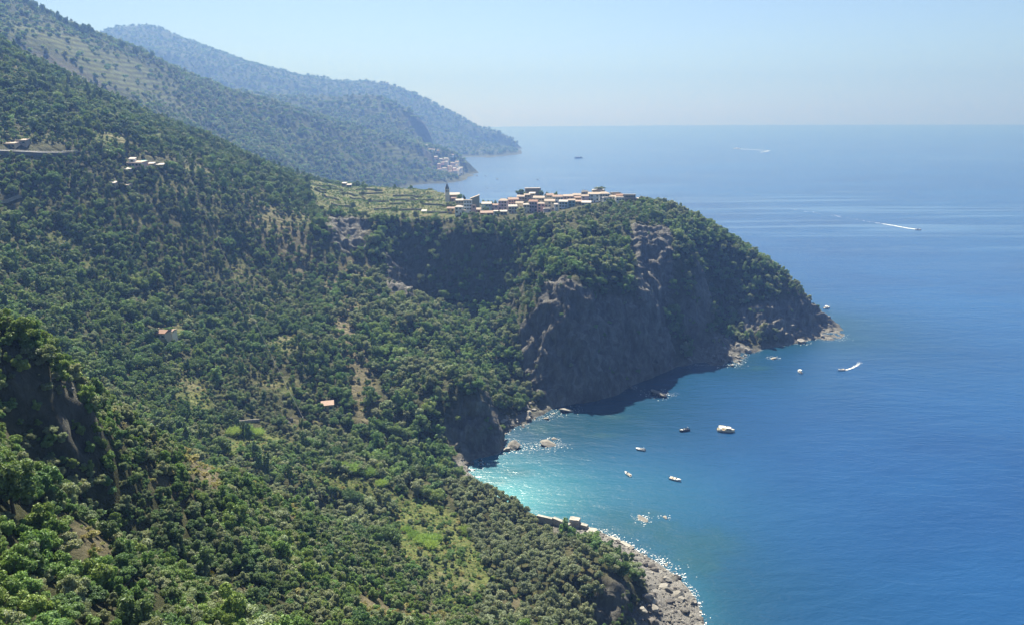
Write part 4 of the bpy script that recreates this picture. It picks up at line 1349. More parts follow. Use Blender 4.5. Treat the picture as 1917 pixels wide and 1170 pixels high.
# modern wedge shaped wall
a, b_, cc = at(880, 371, 770), at(897, 366, 770), at(897, 386, 770)
zg = float(ground_at(b_[0] - 4, 770)[0]) - 2
wd = b_[0] - a[0]
we = empty('wedge_building', (a[0], 770, zg), 0)
tag(we, 'grey green wedge shaped building rising to a sharp corner above the roofs', 'building')
ha, hb = a[2] - zg - 1, b_[2] - zg
MB().poly([(0, 0, 0), (wd, 0, 0), (wd, 7, 0), (0, 7, 0), (0, 0, ha), (wd, 0, hb), (wd, 7, hb), (0, 7, ha)], [(3, 2, 1, 0), (0, 1, 5, 4), (1, 2, 6, 5), (2, 3, 7, 6), (3, 0, 4, 7), (4, 5, 6, 7)]).build('wall', simple_mat('weathered_panel', (.22, .25, .21), .8, .15, .5), we)
MB().poly([(-.3, -.3, ha + .02), (wd + .3, -.3, hb + .06), (wd + .3, 7.3, hb + .06), (-.3, 7.3, ha + .02), (-.3, -.3, ha + .22), (wd + .3, -.3, hb + .26), (wd + .3, 7.3, hb + .26), (-.3, 7.3, ha + .22)], [(3, 2, 1, 0), (0, 1, 5, 4), (1, 2, 6, 5), (2, 3, 7, 6), (3, 0, 4, 7), (4, 5, 6, 7)]).build('roof', RM['pale'], we)

# trees among the roofs
def one_tree(u, vtop, vb, Y, kind, k, wpx, label, name='tree', cat='tree', group=None):
    p = at(u, vb, Y)
    zg = float(ground_at(p[0], Y)[0])
    top = at(u, vtop, Y)[2]
    c, t = (PINE if kind == 'pine' else TREE[kind])[k]
    dims = np.array([v.co for v in c.vertices]); hh = dims[:, 2].max(); ww = dims[:, 0].max() - dims[:, 0].min()
    w_m = at(u + wpx, vb, Y)[0] - p[0]
    r = empty(name, (p[0], Y, zg), rng.uniform(0, 6.28))
    r.scale = (w_m / ww, w_m / ww, max(.3, (top - zg) / hh))
    tag(r, label, cat, group)
    link('crown', c, None, r); link('trunk', t, None, r)
    return r


one_tree(1121.5, 349, 358, 803, 'pine', 0, 23, 'dark flat topped umbrella pine on the highest terrace of the village', 'pine_tree', 'pine tree')
VG = 'trees between the village houses'
for u, vt, vb, Y, kd, k, wp, lb in [
    (975, 354, 368, 838, 'dark', 0, 19, 'broad dark tree at the left end of the wooded mound'), (1003, 353, 364, 862, 'mid', 1, 16, 'dark tree growing over the old stone enclosure'),
    (1014, 356, 366, 835, 'dark', 1, 10, 'small dark tree at the right end of the wooded mound'), (1025, 359, 368, 830, 'dark', 2, 11, 'round dark tree between the mound and the lone round tree'),
    (1042, 358, 369, 825, 'mid', 0, 13, 'lone round tree standing on the village skyline'), (861, 363, 375, 790, 'mid', 2, 12, 'dark round tree right beside the church'),
    (869, 364, 375, 795, 'dark', 1, 6, 'slim dark tree between the church and the wedge shaped building'), (846, 377, 388, 735, 'grey', 0, 22, 'wide bush like tree below the church'),
    (905, 374, 381, 770, 'mid', 1, 12, 'low tree on the skyline right of the wedge shaped building'), (918, 375, 382, 775, 'dark', 0, 13, 'low dark tree on the skyline above the village dip'), (927, 374, 382, 772, 'dark', 1, 6, 'pointed tree on the skyline above the village dip'),
    (884, 396, 405, 700, 'dark', 2, 14, 'dark tree at the foot of the tall pale blue block'), (910, 386, 397, 715, 'mid', 0, 10, 'tree in front of the blue grey house in the dip'), (933, 396, 404, 700, 'dark', 0, 10, 'tree beside the low tan house on the cliff edge'),
    (975, 388, 400, 705, 'grey', 1, 20, 'spreading tree in front of the beige house'), (1141, 372, 386, 728, 'dark', 1, 18, 'dark tree clump before the long white house on the cliff edge'), (1165, 375, 384, 735, 'bright', 0, 12, 'yellow green tree below the grey stone house'),
    (1099, 383, 392, 715, 'mid', 1, 16, 'light tree below the long low white roofed house'), (958, 369, 375, 800, 'bright', 0, 14, 'light green bush on the skyline beside the stone house'),
]:
    one_tree(u, vt, vb, Y, kd, k, wp, lb, group=VG)

# scattered buildings on the slopes
house(284, 310, 621, 640, None, 'tan', 'tile', 'farmhouse with a red tiled roof alone in the middle of the woods', 'gable', depth=7, name='farmhouse', cat='farmhouse', group=None, rz=-.15, rise=1.5)
house(310, 323, 619, 636, None, 'cream', 'rosy', 'small outbuilding with a pale rosy roof beside the red roofed farmhouse', 'gable', depth=5, name='outbuilding', cat='outbuilding', group=None, rz=-.15)
house(600, 622, 757, 770, None, 'tan', 'rosy', 'low tan stone hut on a small clearing above the beach valley', 'shed', depth=5, name='stone_hut', cat='hut', group=None, rz=.25)
house(640, 648, 343, 352, 925, 'stone', 'whiter', 'small dark hut with a pale roof at the top of the vineyards', 'shed', name='hut', cat='hut', group='huts among the vineyards')
house(649, 657, 346, 353, 915, 'stone', 'whiter', 'small shed with a white roof just right of the dark hut', 'shed', name='hut', cat='hut', group='huts among the vineyards')
house(789, 798, 395, 399, 722, 'white', 'whiter', 'low white shed at the bottom of the vineyards', 'shed', name='hut', cat='hut', group='huts among the vineyards')
SG = 'sheds on the high slope'
for a in [(6, 26, 268, 276, None, 'tan', 'pale', 'long shed with a cream roof above the road'), (30, 46, 262, 273, None, 'stone', 'pale', 'smaller shed behind the long shed above the road'),
          (240, 250, 297, 305, None, 'white', 'whiter', 'small white roofed shed in the hamlet on the slope'), (233, 265, 304, 312, None, 'pink', 'pale', 'long low pinkish building in the hamlet on the slope'),
          (276, 286, 306, 312, None, 'tan', 'whiter', 'white roofed shed right of the teal tarpaulin'), (288, 304, 308, 313, None, 'tan', 'whiter', 'long white roofed shed at the right end of the hamlet'), (233, 243, 316, 322, None, 'stone', 'whiter', 'pale shed just below the hamlet'),
          (205, 214, 342, 348, None, 'tan', 'whiter', 'lone pale shed among rubble below the hamlet'), (228, 240, 346, 351, None, 'stone', 'pale', 'low pale shed beside the lone pale shed')]:
    house(*a, 'shed', name='shed', cat='shed', group=SG)
tp = hit_ground(271, 309); zg = float(ground_at(tp[0], tp[1])[0])
tr_ = empty('tarpaulin', (tp[0], tp[1], zg)); tag(tr_, 'teal tarpaulin shelter on poles in the hamlet on the slope', 'tarpaulin')
hh = 3.0
MB().poly([(-2.2, -1.8, hh), (2.2, -1.8, hh), (2.2, 1.8, hh), (-2.2, 1.8, hh), (-2.2, 0, hh + .8), (2.2, 0, hh + .8), (-2.2, 0, hh + .7), (2.2, 0, hh + .7)], [(0, 1, 5, 4), (4, 5, 2, 3), (1, 0, 6, 7), (7, 6, 3, 2)]).build('sheet', simple_mat('teal_sheet', (.10, .45, .42), .5), tr_)
for sx in (-2, 2):
    for sy in (-1.6, 1.6): MB().tube([(sx, sy, 0), (sx, sy, hh + .05)], .06).build('pole', WM['grey'], tr_)

# road with a guard rail, retaining walls
rp = [hit_ground(u, v) + np.array([0, 0, 2.0]) for u, v in ((-40, 287), (0, 287.5), (40, 289), (80, 291), (120, 291), (150, 289))]
rv = []
for p in rp: rv += [(p[0], p[1] - 3.2, p[2]), (p[0], p[1] + 3.2, p[2])]
for p in rp: rv += [(p[0], p[1] - 3.2, p[2] - 6), (p[0], p[1] + 3.2, p[2] - 6)]
n2 = 2 * len(rp)
rf = []
for k in range(len(rp) - 1):
    i = 2 * k
    rf += [(i, i + 2, i + 3, i + 1), (n2 + i, n2 + i + 2, i + 2, i), (i + 1, i + 3, n2 + i + 3, n2 + i + 1)]
rd = link('road', mesh_np('road', rv, rf), simple_mat('asphalt', (.16, .16, .165), .9, .15, 1.0)); rd['kind'] = 'structure'
gr = empty('guard_rail', tuple(rp[1])); tag(gr, 'long grey metal guard rail along the road on the high slope', 'guard rail')
q = [Vector(p) - Vector(rp[1]) + Vector((0, -2.9, .75)) for p in rp]
MB().tube(q, .22, 4).build('rail', simple_mat('galvanised_steel', (.45, .46, .47), .5, .1, 1.0, .5, .4), gr)
for k in range(len(q) - 1):
    for t in (0, .5):
        pp = q[k].lerp(q[k + 1], t); MB().box((pp.x, pp.y + .12, pp.z - .4), (.14, .14, 1.2)).build('post', WM['grey'], gr)


def wall_along(pts_uvY, h, t, mat, label, name='retaining_wall', cat='wall', group=None):
    P = [hit_ground(u, v) if Y is None else at(u, v, Y) for u, v, Y in pts_uvY]
    mb = MB()
    V = []
    for p in P:
        zg = float(ground_at(p[0], p[1])[0])
        V += [(p[0], p[1], zg - 1.5), (p[0], p[1] + t, zg - 1.5), (p[0], p[1], zg + h), (p[0], p[1] + t, zg + h)]
    n = len(P)
    Fc = [(0, 2, 3, 1), (4 * n - 4, 4 * n - 3, 4 * n - 1, 4 * n - 2)]
    for k in range(n - 1):
        i = 4 * k
        Fc += [(i, i + 4, i + 6, i + 2), (i + 2, i + 6, i + 7, i + 3), (i + 1, i + 3, i + 7, i + 5)]
    o = link(name, mesh_np(name, V, Fc), mat)
    return tag(o, label, cat, group)


DRY = simple_mat('dry_stone', (.27, .25, .22), .9, .35, 1.5, .1, bump=.8)
wall_along([(438, 796, None), (452, 794, None), (468, 793, None), (486, 792, None)], 1.6, .6, DRY, 'short dry stone wall on the clearing left of the stone hut')
wall_along([(0, 382, None), (14, 381, None), (28, 376, None), (40, 372, None)], 2.4, .7, DRY, 'curved dry stone wall at the edge of the woods on the high slope')
# dry stone walls between the vineyard terraces
DG = 'dry stone terrace walls of the vineyards'
for u0, u1, v0, v1, Y0, Y1 in [(594, 612, 366, 366, 820, 822), (594, 612, 373, 372, 790, 792), (666, 716, 357, 357, 890, 893), (672, 718, 364, 361, 862, 872), (733, 770, 371, 368, 830, 836), (735, 790, 364, 362, 860, 866), (730, 758, 385, 383, 770, 775), (700, 745, 393, 391, 745, 750),
                               (732, 790, 395, 394, 738, 738), (800, 850, 397, 397, 718, 716), (603, 635, 384, 384, 765, 768), (620, 660, 392, 391, 738, 740), (585, 630, 350, 348, 895, 900), (610, 642, 357, 356, 862, 866), (655, 690, 377, 375, 805, 810), (760, 810, 378, 376, 800, 804), (790, 835, 387, 386, 762, 760), (690, 728, 378, 378, 800, 801), (640, 670, 369, 368, 840, 842), (800, 828, 372, 371, 825, 826)]:
    n = 7
    wall_along([(u0 + (u1 - u0) * t, v0 + (v1 - v0) * t, Y0 + (Y1 - Y0) * t + rng.normal() * .8) for t in np.linspace(0, 1, n)], 1.9, .5, DRY, 'grey dry stone wall holding up one of the vineyard terraces', 'terrace_wall', 'wall', DG)

# cableway crossing the woods
cb = empty('cableway', (0, 0, 0)); tag(cb, 'thin pale cable stretched down across the wooded slope', 'cable')
pa, pb = at(345, 358, 640), at(570, 815, 392)
pa[2] = ground_at(pa[0], pa[1])[0] + 9; pb[2] = ground_at(pb[0], pb[1])[0] + 4
sag = [tuple(pa + (pb - pa) * t + np.array([0, 0, -10 * 4 * t * (1 - t)])) for t in np.linspace(0, 1, 24)]
gmin = min(s[2] - ground_at(s[0], s[1])[0] for s in sag)
sag = [(s[0], s[1], s[2] + max(0, 7 - gmin) * math.sin(math.pi * i / 23)) for i, s in enumerate(sag)]
MB().tube(sag, .055, 5).build('cable', simple_mat('steel_cable', (.25, .25, .25), .5), cb)
for p in (pa, pb):
    MB().tube([(p[0], p[1], p[2] - 11), (p[0], p[1], p[2] + .3)], .22, 6).build('mast', WM['grey'], cb)

# distant village on its rock
FVH = 'houses of the distant village'
k = 0
for u, v, c in [(806, 291, 'white'), (812, 297, 'white'), (816, 298, 'pink'), (820, 300, 'mauve'), (822, 304, 'pink'), (826, 301, 'cream'), (829, 305, 'pink'), (832, 302, 'white'), (835, 300, 'cream'), (838, 303, 'mauve'), (841, 299, 'pink'), (843, 302, 'cream'), (846, 298, 'white'), (848, 302, 'mauve'), (851, 300, 'pink'), (853, 303, 'white'),
                (856, 301, 'cream'), (858, 304, 'white'), (823, 308, 'white'), (828, 309, 'pink'), (836, 306, 'white'), (842, 307, 'pink'), (847, 306, 'mauve'), (862, 304, 'white'), (852, 308, 'cream'), (801, 290, 'white')]:
    Y = 2560 + 40 * math.sin(u * .7) + (v - 300) * -6
    p = at(u, v, Y)
    zg = float(far_ground(np.array([p[0]]), np.array([Y]))[0])
    r = empty('distant_house', (p[0], Y, zg - 2), rng.uniform(-.4, .4)); tag(r, 'tiny hazy house of the distant village on the rocky point', 'house', FVH)
    wd, dp, hh = rng.uniform(9, 15), 10, max(9.0, min(20.0, p[2] - zg + 7))
    MB().box((0, 0, hh / 2), (wd, dp, hh)).build('wall', WM[c], r)
    MB().poly([(-wd / 2 - .4, -5.4, hh + .03), (wd / 2 + .4, -5.4, hh + .03), (wd / 2 + .4, 5.4, hh + .03), (-wd / 2 - .4, 5.4, hh + .03), (-wd / 2 - .4, 0, hh + 2.4), (wd / 2 + .4, 0, hh + 2.4)], [(3, 2, 1, 0), (0, 1, 5, 4), (2, 3, 4, 5), (1, 2, 5), (3, 0, 4)]).build('roof', RM[('rosy', 'pale', 'whiter')[k % 3]], r)
    k += 1
p = at(722, 160, 4690); zg = float(far_ground(np.array([p[0]]), np.array([4690.]))[0])
sn = empty('hilltop_sanctuary', (p[0], 4690, zg - 3)); tag(sn, 'tiny pale building on the skyline of the farthest hill', 'building')
MB().box((0, 0, 11), (34, 16, 22)).build('wall', WM['cream'], sn); MB().box((-20, 0, 17), (7, 7, 34)).build('bell_tower', WM['cream'], sn)
MB().poly([(-17.6, -8.6, 22.1), (17.6, -8.6, 22.1), (17.6, 8.6, 22.1), (-17.6, 8.6, 22.1), (-17.6, 0, 26), (17.6, 0, 26)], [(3, 2, 1, 0), (0, 1, 5, 4), (2, 3, 4, 5), (1, 2, 5), (3, 0, 4)]).build('roof', RM['rosy'], sn)

# trees on the skyline of the terraced hill
for u, v in [(48, -4), (58, 2), (66, 5), (78, 14), (88, 20), (97, 22), (107, 29), (116, 32), (124, 38), (134, 42), (141, 46), (149, 49), (158, 53), (166, 56), (173, 60), (182, 66), (205, 79), (230, 92), (255, 98), (285, 104)]:
    Y = 1440 + (u - 45) * 1.25
    p = at(u, v, Y); zg = float(far_ground(np.array([p[0]]), np.array([Y]))[0])
    c, t = TREE['dark'][int(rng.integers(0, 3))]
    r = empty('skyline_tree', (p[0], Y, zg - 1), rng.uniform(0, 6.28)); s_ = rng.uniform(1.2, 2.0); r.scale = (s_, s_, s_ * rng.uniform(1.3, 1.8))
    tag(r, 'dark tree standing on the skyline of the terraced hill', 'tree', 'trees along the skyline of the terraced hill')
    link('crown', c, None, r); link('trunk', t, None, r)
# ------------------------------------------------------------------ canes, broom, boulders, jetty
for u, v, Y, s_, lb in [(775, 1015, 285, 1.1, 'pale green clump of canes at the upper left of the field'), (800, 1040, 278, 1.5, 'largest pale green clump of canes in the middle of the field'), (815, 1018, 284, 1.2, 'pale green clump of canes just behind the largest one'),
                     (790, 1030, 279, 1.3, 'pale green clump of canes left of the largest one'), (808, 1050, 274, 1.2, 'pale green clump of canes in front of the largest one'), (760, 1003, 292, .9, 'small clump of canes on the left edge of the field'),
                     (615, 905, 330, 1.4, 'left end of the bright canes along the valley bottom'), (640, 910, 330, 1.4, 'second clump of bright canes along the valley bottom'), (665, 914, 330, 1.5, 'third clump of bright canes along the valley bottom'), (690, 918, 330, 1.4, 'right end of the bright canes along the valley bottom'),
                     (440, 830, 352, 1.5, 'left clump of bright canes above the near ridge'), (460, 822, 358, 1.7, 'tallest clump of bright canes above the near ridge'), (482, 822, 360, 1.5, 'right clump of bright canes above the near ridge'),
                     (715, 925, 325, 1.1, 'clump of canes where the valley meets the field'), (870, 985, 305, 1.2, 'clump of canes below the olive trees by the field'), (885, 1000, 300, 1.0, 'small clump of canes at the right edge of the field'), (590, 896, 333, 1.1, 'small clump of canes at the head of the valley')]:
    p = at(u, v, Y)
    r = empty('reed_clump', (p[0], Y, float(ground_at(p[0], Y)[0])), rng.uniform(0, 6.28))
    r.scale = (s_, s_, s_)
    tag(r, lb, 'canes', 'clumps of canes')
    link('leaves', REED[int(rng.integers(0, 3))][0], None, r)

p = None
for Y in np.arange(70, 260, 1.0):
    q = at(393, 1088, Y)
    if q[2] < ground_at(q[0], Y)[0] + .3: p = q; break
fb = empty('flowering_bush', (p[0], p[1], float(ground_at(p[0], p[1])[0]))); tag(fb, 'small bush with bright yellow flowers on the near slope', 'bush')
link('leaves', SHRUB['bright'][0][0], None, fb).scale = (.5, .5, .6)
g = np.random.default_rng(5)
n = 160
d = g.normal(size=(n, 3)); d[:, 2] = np.abs(d[:, 2]); d /= np.linalg.norm(d, axis=1)[:, None]
V, lv = leaf_quads(d * [1.1, 1.1, 1.5] + [0, 0, .9], d, .16, 6, 1.0)
crown_m = mesh_np('blossom', V, np.arange(len(V), dtype=np.int32).reshape(-1, 4)); link('blossom', crown_m, simple_mat('yellow_petals', (.75, .55, .03), .6, .1, 3.0), fb)


def rock_mat(name, dark, light):
    mt, nt, out = new_mat(name)
    L = nt.links.new
    b = N(nt, 'ShaderNodeBsdfPrincipled', i_Roughness=.85); b.inputs['Specular IOR Level'].default_value = .2
    tc = N(nt, 'ShaderNodeTexCoord'); oi = N(nt, 'ShaderNodeObjectInfo')
    mp = N(nt, 'ShaderNodeMapping'); mp.inputs['Scale'].default_value = (1, 1, 3.2); mp.inputs['Rotation'].default_value = (.5, .3, 0); L(tc.outputs['Object'], mp.inputs['Vector'])
    n1 = N(nt, 'ShaderNodeTexNoise', i_Scale=1.6, i_Detail=7.0, i_Roughness=.7); L(mp.outputs[0], n1.inputs['Vector'])
    r = ramp(nt, [(.2, dark), (.85, light)])
    L(math_n(nt, 'ADD', math_n(nt, 'MULTIPLY', n1.outputs['Fac'], .8), math_n(nt, 'MULTIPLY', math_n(nt, 'SUBTRACT', oi.outputs['Random'], .3), .35)), r.inputs[0])
    L(r.outputs[0], b.inputs['Base Color'])
    bp = N(nt, 'ShaderNodeBump', i_Strength=.8, i_Distance=.15); L(n1.outputs['Fac'], bp.inputs['Height']); L(bp.outputs[0], b.inputs['Normal'])
    L(b.outputs[0], out.inputs[0])
    return mt


ROCKM = rock_mat('boulder_rock', (.07, .068, .064), (.34, .325, .30))
WETM = rock_mat('wet_rock', (.03, .03, .032), (.16, .15, .14))
PALEM = rock_mat('pale_rock', (.11, .105, .095), (.38, .365, .335))  # paler grey stone than the ordinary boulders


def boulder_mesh(seed, sub, mat, flat=.65):
    bm = bmesh.new()
    bmesh.ops.create_icosphere(bm, subdivisions=sub, radius=1.0)
    co = np.array([v.co for v in bm.verts])
    g = np.random.default_rng(seed)
    for _ in range(13):                                   # broken faces
        n = g.normal(size=3); n /= np.linalg.norm(n)
        dd = co @ n; lim = .45 + .35 * g.random()
        co -= np.maximum(dd - lim, 0)[:, None] * n * .93
    co *= 1 + .17 * fbm(co * 2.6 + seed * 3.1, 4, seed, .6)[:, None]
    co *= np.array([1.0, .62 + .3 * g.random(), flat * (.7 + .5 * g.random())])
    for v, c in zip(bm.verts, co): v.co = c
    me_ = bpy.data.meshes.new('boulder'); bm.to_mesh(me_); bm.free()
    me_.materials.append(mat)
    return me_


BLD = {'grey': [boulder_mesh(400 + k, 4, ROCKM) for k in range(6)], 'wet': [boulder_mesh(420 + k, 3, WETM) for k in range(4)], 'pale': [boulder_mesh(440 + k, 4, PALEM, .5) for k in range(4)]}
ROCKXY = []


def boulder(x, y, z, s, kind, label, group, sq=(1, 1, 1), tilt=.2):
    me_ = BLD[kind][int(rng.integers(0, len(BLD[kind])))]
    o = link('boulder', me_, None, None, (x, y, z))
    o.rotation_euler = (rng.normal() * tilt, rng.normal() * tilt, rng.uniform(0, 6.28))
    o.scale = (s * sq[0], s * sq[1], s * sq[2])
    tag(o, label, 'boulder', group)
    return o


def boulder_px(u, v, wpx, kind, label, group=None, z=0.0, sq=(1, 1, 1)):
    p = sea(u, v, z)
    s = (sea(u + wpx, v, z) - p)[0] / 2
    ROCKXY.append((p[0], p[1], s))
    return boulder(p[0], p[1], z + s * .08, s, kind, label, group, sq)


BG = 'single boulders in the water'
for u, v, w_, kd, lb in [
    (1226, 1128, 34, 'wet', 'largest dark boulder standing on the shingle beach'), (1270, 1082, 20, 'wet', 'dark angular boulder in the water off the shingle'), (1233, 1062, 20, 'grey', 'tilted slab at the outer edge of the shingle'), (1212, 1047, 14, 'wet', 'small dark rock just behind the tilted slab'),
    (1188, 1052, 12, 'wet', 'round dark rock at the waterline of the shingle'), (1298, 1130, 20, 'grey', 'big pale flat rock at the outer end of the shingle'), (1290, 1117, 10, 'wet', 'small dark rock behind the big pale flat rock'), (1282, 1122, 12, 'wet', 'dark rock beside the big pale flat rock'), (1237, 1082, 10, 'wet', 'low dark rock between the slab and the angular boulder'),
    (1203, 972, 26, 'pale', 'pale half sunken rock alone in the bay'), (1245, 968, 14, 'pale', 'low rock awash right of the pale half sunken rock'), (962, 838, 34, 'grey', 'ribbed rock jutting from the water below the dark cliff corner'), (948, 842, 20, 'grey', 'smaller ribbed rock touching the dark cliff corner'), (1026, 832, 40, 'pale', 'broad pale reef rock awash in the cove'), (1038, 822, 14, 'pale', 'small white topped rock behind the broad pale reef'),
    (1022, 783, 16, 'pale', 'flat pale rock off the cove boulders'), (1036, 774, 8, 'pale', 'tiny rock in the cove near the far cliff'), (1060, 769, 34, 'pale', 'low reef under the far cliff of the cove'), (1180, 725, 16, 'grey', 'rock at the foot of the great cliff'), (1232, 737, 44, 'pale', 'long low reef off the great cliff'), (1500, 641, 26, 'grey', 'low rock islet close under the headland'), (1448, 671, 16, 'pale', 'rock awash in front of the headland'),
    (893, 330, 6, 'wet', 'tiny far rock off the distant point')]:
    boulder_px(u, v, w_, kd, lb, BG, 0.0, (1, 1, .5) if kd == 'pale' else (1, 1, 1))

# boulders lying on the shores
def scatter_boulders(n, poly, zlo, zhi, smin, smax, kinds, label, group, ymin, ymax):
    us = [q[0] for q in poly]; vs2 = [q[1] for q in poly]
    c = 0
    for _ in range(n * 30):
        if c >= n: break
        u, v = rng.uniform(min(us), max(us)), rng.uniform(min(vs2), max(vs2))
        if not in_poly(np.array([u]), np.array([v]), poly)[0]: continue
        hit = None
        d = ray(u, v)
        for Y in np.arange(ymin, ymax, 1.5):
            q = CAM + d * (Y / d[1])
            zg = max(0.0, float(ground_at(q[0], q[1])[0]))
            if q[2] <= zg: hit = (q[0], q[1], zg); break
        if hit is None or not (zlo <= hit[2] <= zhi): continue
        s = smin + (smax - smin) * rng.random() ** 2.6
        boulder(hit[0], hit[1], hit[2] + s * .1, s, kinds[int(rng.integers(0, len(kinds)))], label, group)
        if hit[2] < .8: ROCKXY.append((hit[0], hit[1], s))
        c += 1


scatter_boulders(95, [(1120, 1000), (1180, 1020), (1250, 1060), (1315, 1150), (1315, 1172), (1195, 1172), (1195, 1100), (1150, 1050)], 0, 7, .6, 3.4, ['grey', 'wet', 'wet', 'pale'], 'grey boulder among many others on the shingle beach', 'boulders on the shingle beach', 240, 360)
scatter_boulders(20, [(1040, 975), (1110, 992), (1190, 1030), (1180, 1050), (1110, 1012), (1050, 990)], 0, 6, .4, 1.4, ['grey', 'wet', 'pale'], 'rock on the narrow strand beside the concrete jetty', 'rocks beside the jetty', 290, 380)
scatter_boulders(45, [(935, 770), (985, 750), (1020, 768), (1005, 785), (965, 806), (945, 815), (936, 800)], 0, 14, .8, 3.2, ['grey', 'pale', 'wet'], 'boulder in the rockfall at the back of the cove', 'boulders of the rockfall in the cove', 420, 540)
scatter_boulders(40, [(1285, 680), (1310, 655), (1345, 630), (1375, 640), (1405, 658), (1385, 684), (1330, 690)], 0, 26, 1.0, 4.0, ['pale', 'pale', 'grey'], 'pale slab in the rock pile at the foot of the headland', 'slabs at the foot of the headland', 560, 680)
scatter_boulders(22, [(1515, 605), (1545, 612), (1585, 628), (1560, 640), (1520, 636)], 0, 20, .9, 3.2, ['grey', 'pale'], 'rock on the low tip of the headland', 'rocks on the tip of the headland', 640, 720)
scatter_boulders(16, [(860, 860), (885, 868), (900, 860), (912, 872), (885, 885), (866, 880)], 0, 8, .6, 2.6, ['grey', 'wet', 'pale'], 'rock at the left end of the little white beach', 'rocks at the end of the little beach', 350, 470)
scatter_boulders(18, [(105, 690), (150, 690), (175, 735), (200, 800), (150, 760), (100, 720)], 60, 200, .25, 1.0, ['pale', 'grey'], 'loose stone at the top of the shaded rock outcrop', 'loose stones on the near outcrop', 80, 200)
scatter_boulders(14, [(300, 800), (440, 860), (480, 960), (380, 980), (300, 900)], 40, 200, .2, .8, ['pale', 'grey'], 'loose stone on the dry stony crest of the near slope', 'loose stones on the dry crest', 100, 260)
scatter_boulders(5, [(1135, 380), (1165, 380), (1170, 396), (1130, 394)], 60, 200, 1.2, 3.0, ['pale'], 'pale rock showing on the cliff edge below the village', 'pale rocks below the village', 640, 780)
scatter_boulders(3, [(528, 788), (566, 784), (566, 800), (530, 806)], 10, 100, 2.2, 3.6, ['grey'], 'big grey rock in the woods near the stone hut', 'big rocks near the stone hut', 340, 430)

# loose shingle
data = []
x, y = jitter_grid(-70, 100, 215, 420, .8)
zz = ground_at(x, y)
P = np.column_stack([x, y, zz])
sh_ = gsample(G['shingle'], x, y)
u, v, w_ = project(P)
k = (sh_ > .3) & (zz > -.9) & (rng.random(len(x)) < .62) & (u > 800) & (u < 1500) & (v < 1300)
for q in P[k]:
    s_ = .15 + 1.0 * rng.random() ** 5
    data.append((q, (rng.uniform(-.5, .5), rng.uniform(-.5, .5), rng.uniform(0, 6.28)), (s_, s_, s_), int(rng.integers(0, 5))))
gn_scatter('shingle', [boulder_mesh(460 + k, 1, mm) for k, mm in enumerate((PALEM, ROCKM, WETM, WETM, ROCKM))], data, 'loose grey and pale shingle covering the beach')

# ruined concrete jetty
CON = simple_mat('old_concrete', (.33, .32, .29), .9, .25, .5, .15, bump=.5)
JG = 'blocks of the ruined jetty'
def block(u0, v0, u1, v1, wd, hgt, label):
    a, b2 = sea(u0, v0), sea(u1, v1)
    ln = math.hypot(b2[0] - a[0], b2[1] - a[1]); ang_ = math.atan2(b2[1] - a[1], b2[0] - a[0])
    bm = bmesh.new(); bmesh.ops.create_cube(bm, size=1.0)
    for vv in bm.verts: vv.co = (vv.co.x * ln, vv.co.y * wd, (vv.co.z + .5) * (hgt + 1.5) - 1.5)
    bmesh.ops.subdivide_edges(bm, edges=bm.edges[:], cuts=3, use_grid_fill=True)
    for vv in bm.verts: vv.co += Vector((rng.normal(), rng.normal(), rng.normal())) * .07
    me_ = bpy.data.meshes.new('concrete_block'); bm.to_mesh(me_); bm.free()
    o = link('concrete_block', me_, CON, None, ((a[0] + b2[0]) / 2, (a[1] + b2[1]) / 2, 0))
    o.rotation_euler = (rng.normal() * .03, rng.normal() * .04, ang_)
    ROCKXY.append(((a[0] + b2[0]) / 2, (a[1] + b2[1]) / 2, ln * .5))
    return tag(o, label, 'concrete block', JG)


block(1006, 975, 1034, 982, 1.8, 3.6, 'inner length of the ruined concrete jetty nearest the trees')
block(1035, 981, 1066, 993, 1.8, 4.0, 'long middle length of the ruined concrete jetty')
block(1067, 986, 1085, 989, 3.4, 5.2, 'raised square block of the ruined concrete jetty')
block(1085, 989, 1100, 994, 2.0, 3.2, 'short outer length of the ruined concrete jetty')
block(1099, 996, 1116, 998, 4.2, 1.7, 'tilted pale end slab of the ruined concrete jetty')
block(1142, 1006, 1160, 1015, 2.0, .9, 'low sunken slab past the end of the jetty')
block(1162, 1016, 1180, 1025, 2.2, 1.0, 'outermost low sunken slab past the jetty')

# ------------------------------------------------------------------ foam
FOAM = simple_mat('sea_foam', (.80, .83, .84), .8, .06, 1.0, .2)


def flecks(name, pts_s, label, zs=.10):
    V, Fc = [], []
    for (x, y, s, ax, st) in pts_s:
        n = 6
        i0 = len(V)
        z = zs + rng.uniform(0, .1)
        for k in range(n):
            t = 6.283 * k / n + rng.uniform(-.3, .3)
            r = s * rng.uniform(.55, 1.25)
            a, b2 = r * math.cos(t) * st, r * math.sin(t)
            V.append((x + a * math.cos(ax) - b2 * math.sin(ax), y + a * math.sin(ax) + b2 * math.cos(ax), z))
        Fc.append(tuple(range(i0, i0 + n)))
    o = link(name, mesh_np(name, V, Fc), FOAM)
    o['kind'] = 'stuff'; o['label'] = label
    return o


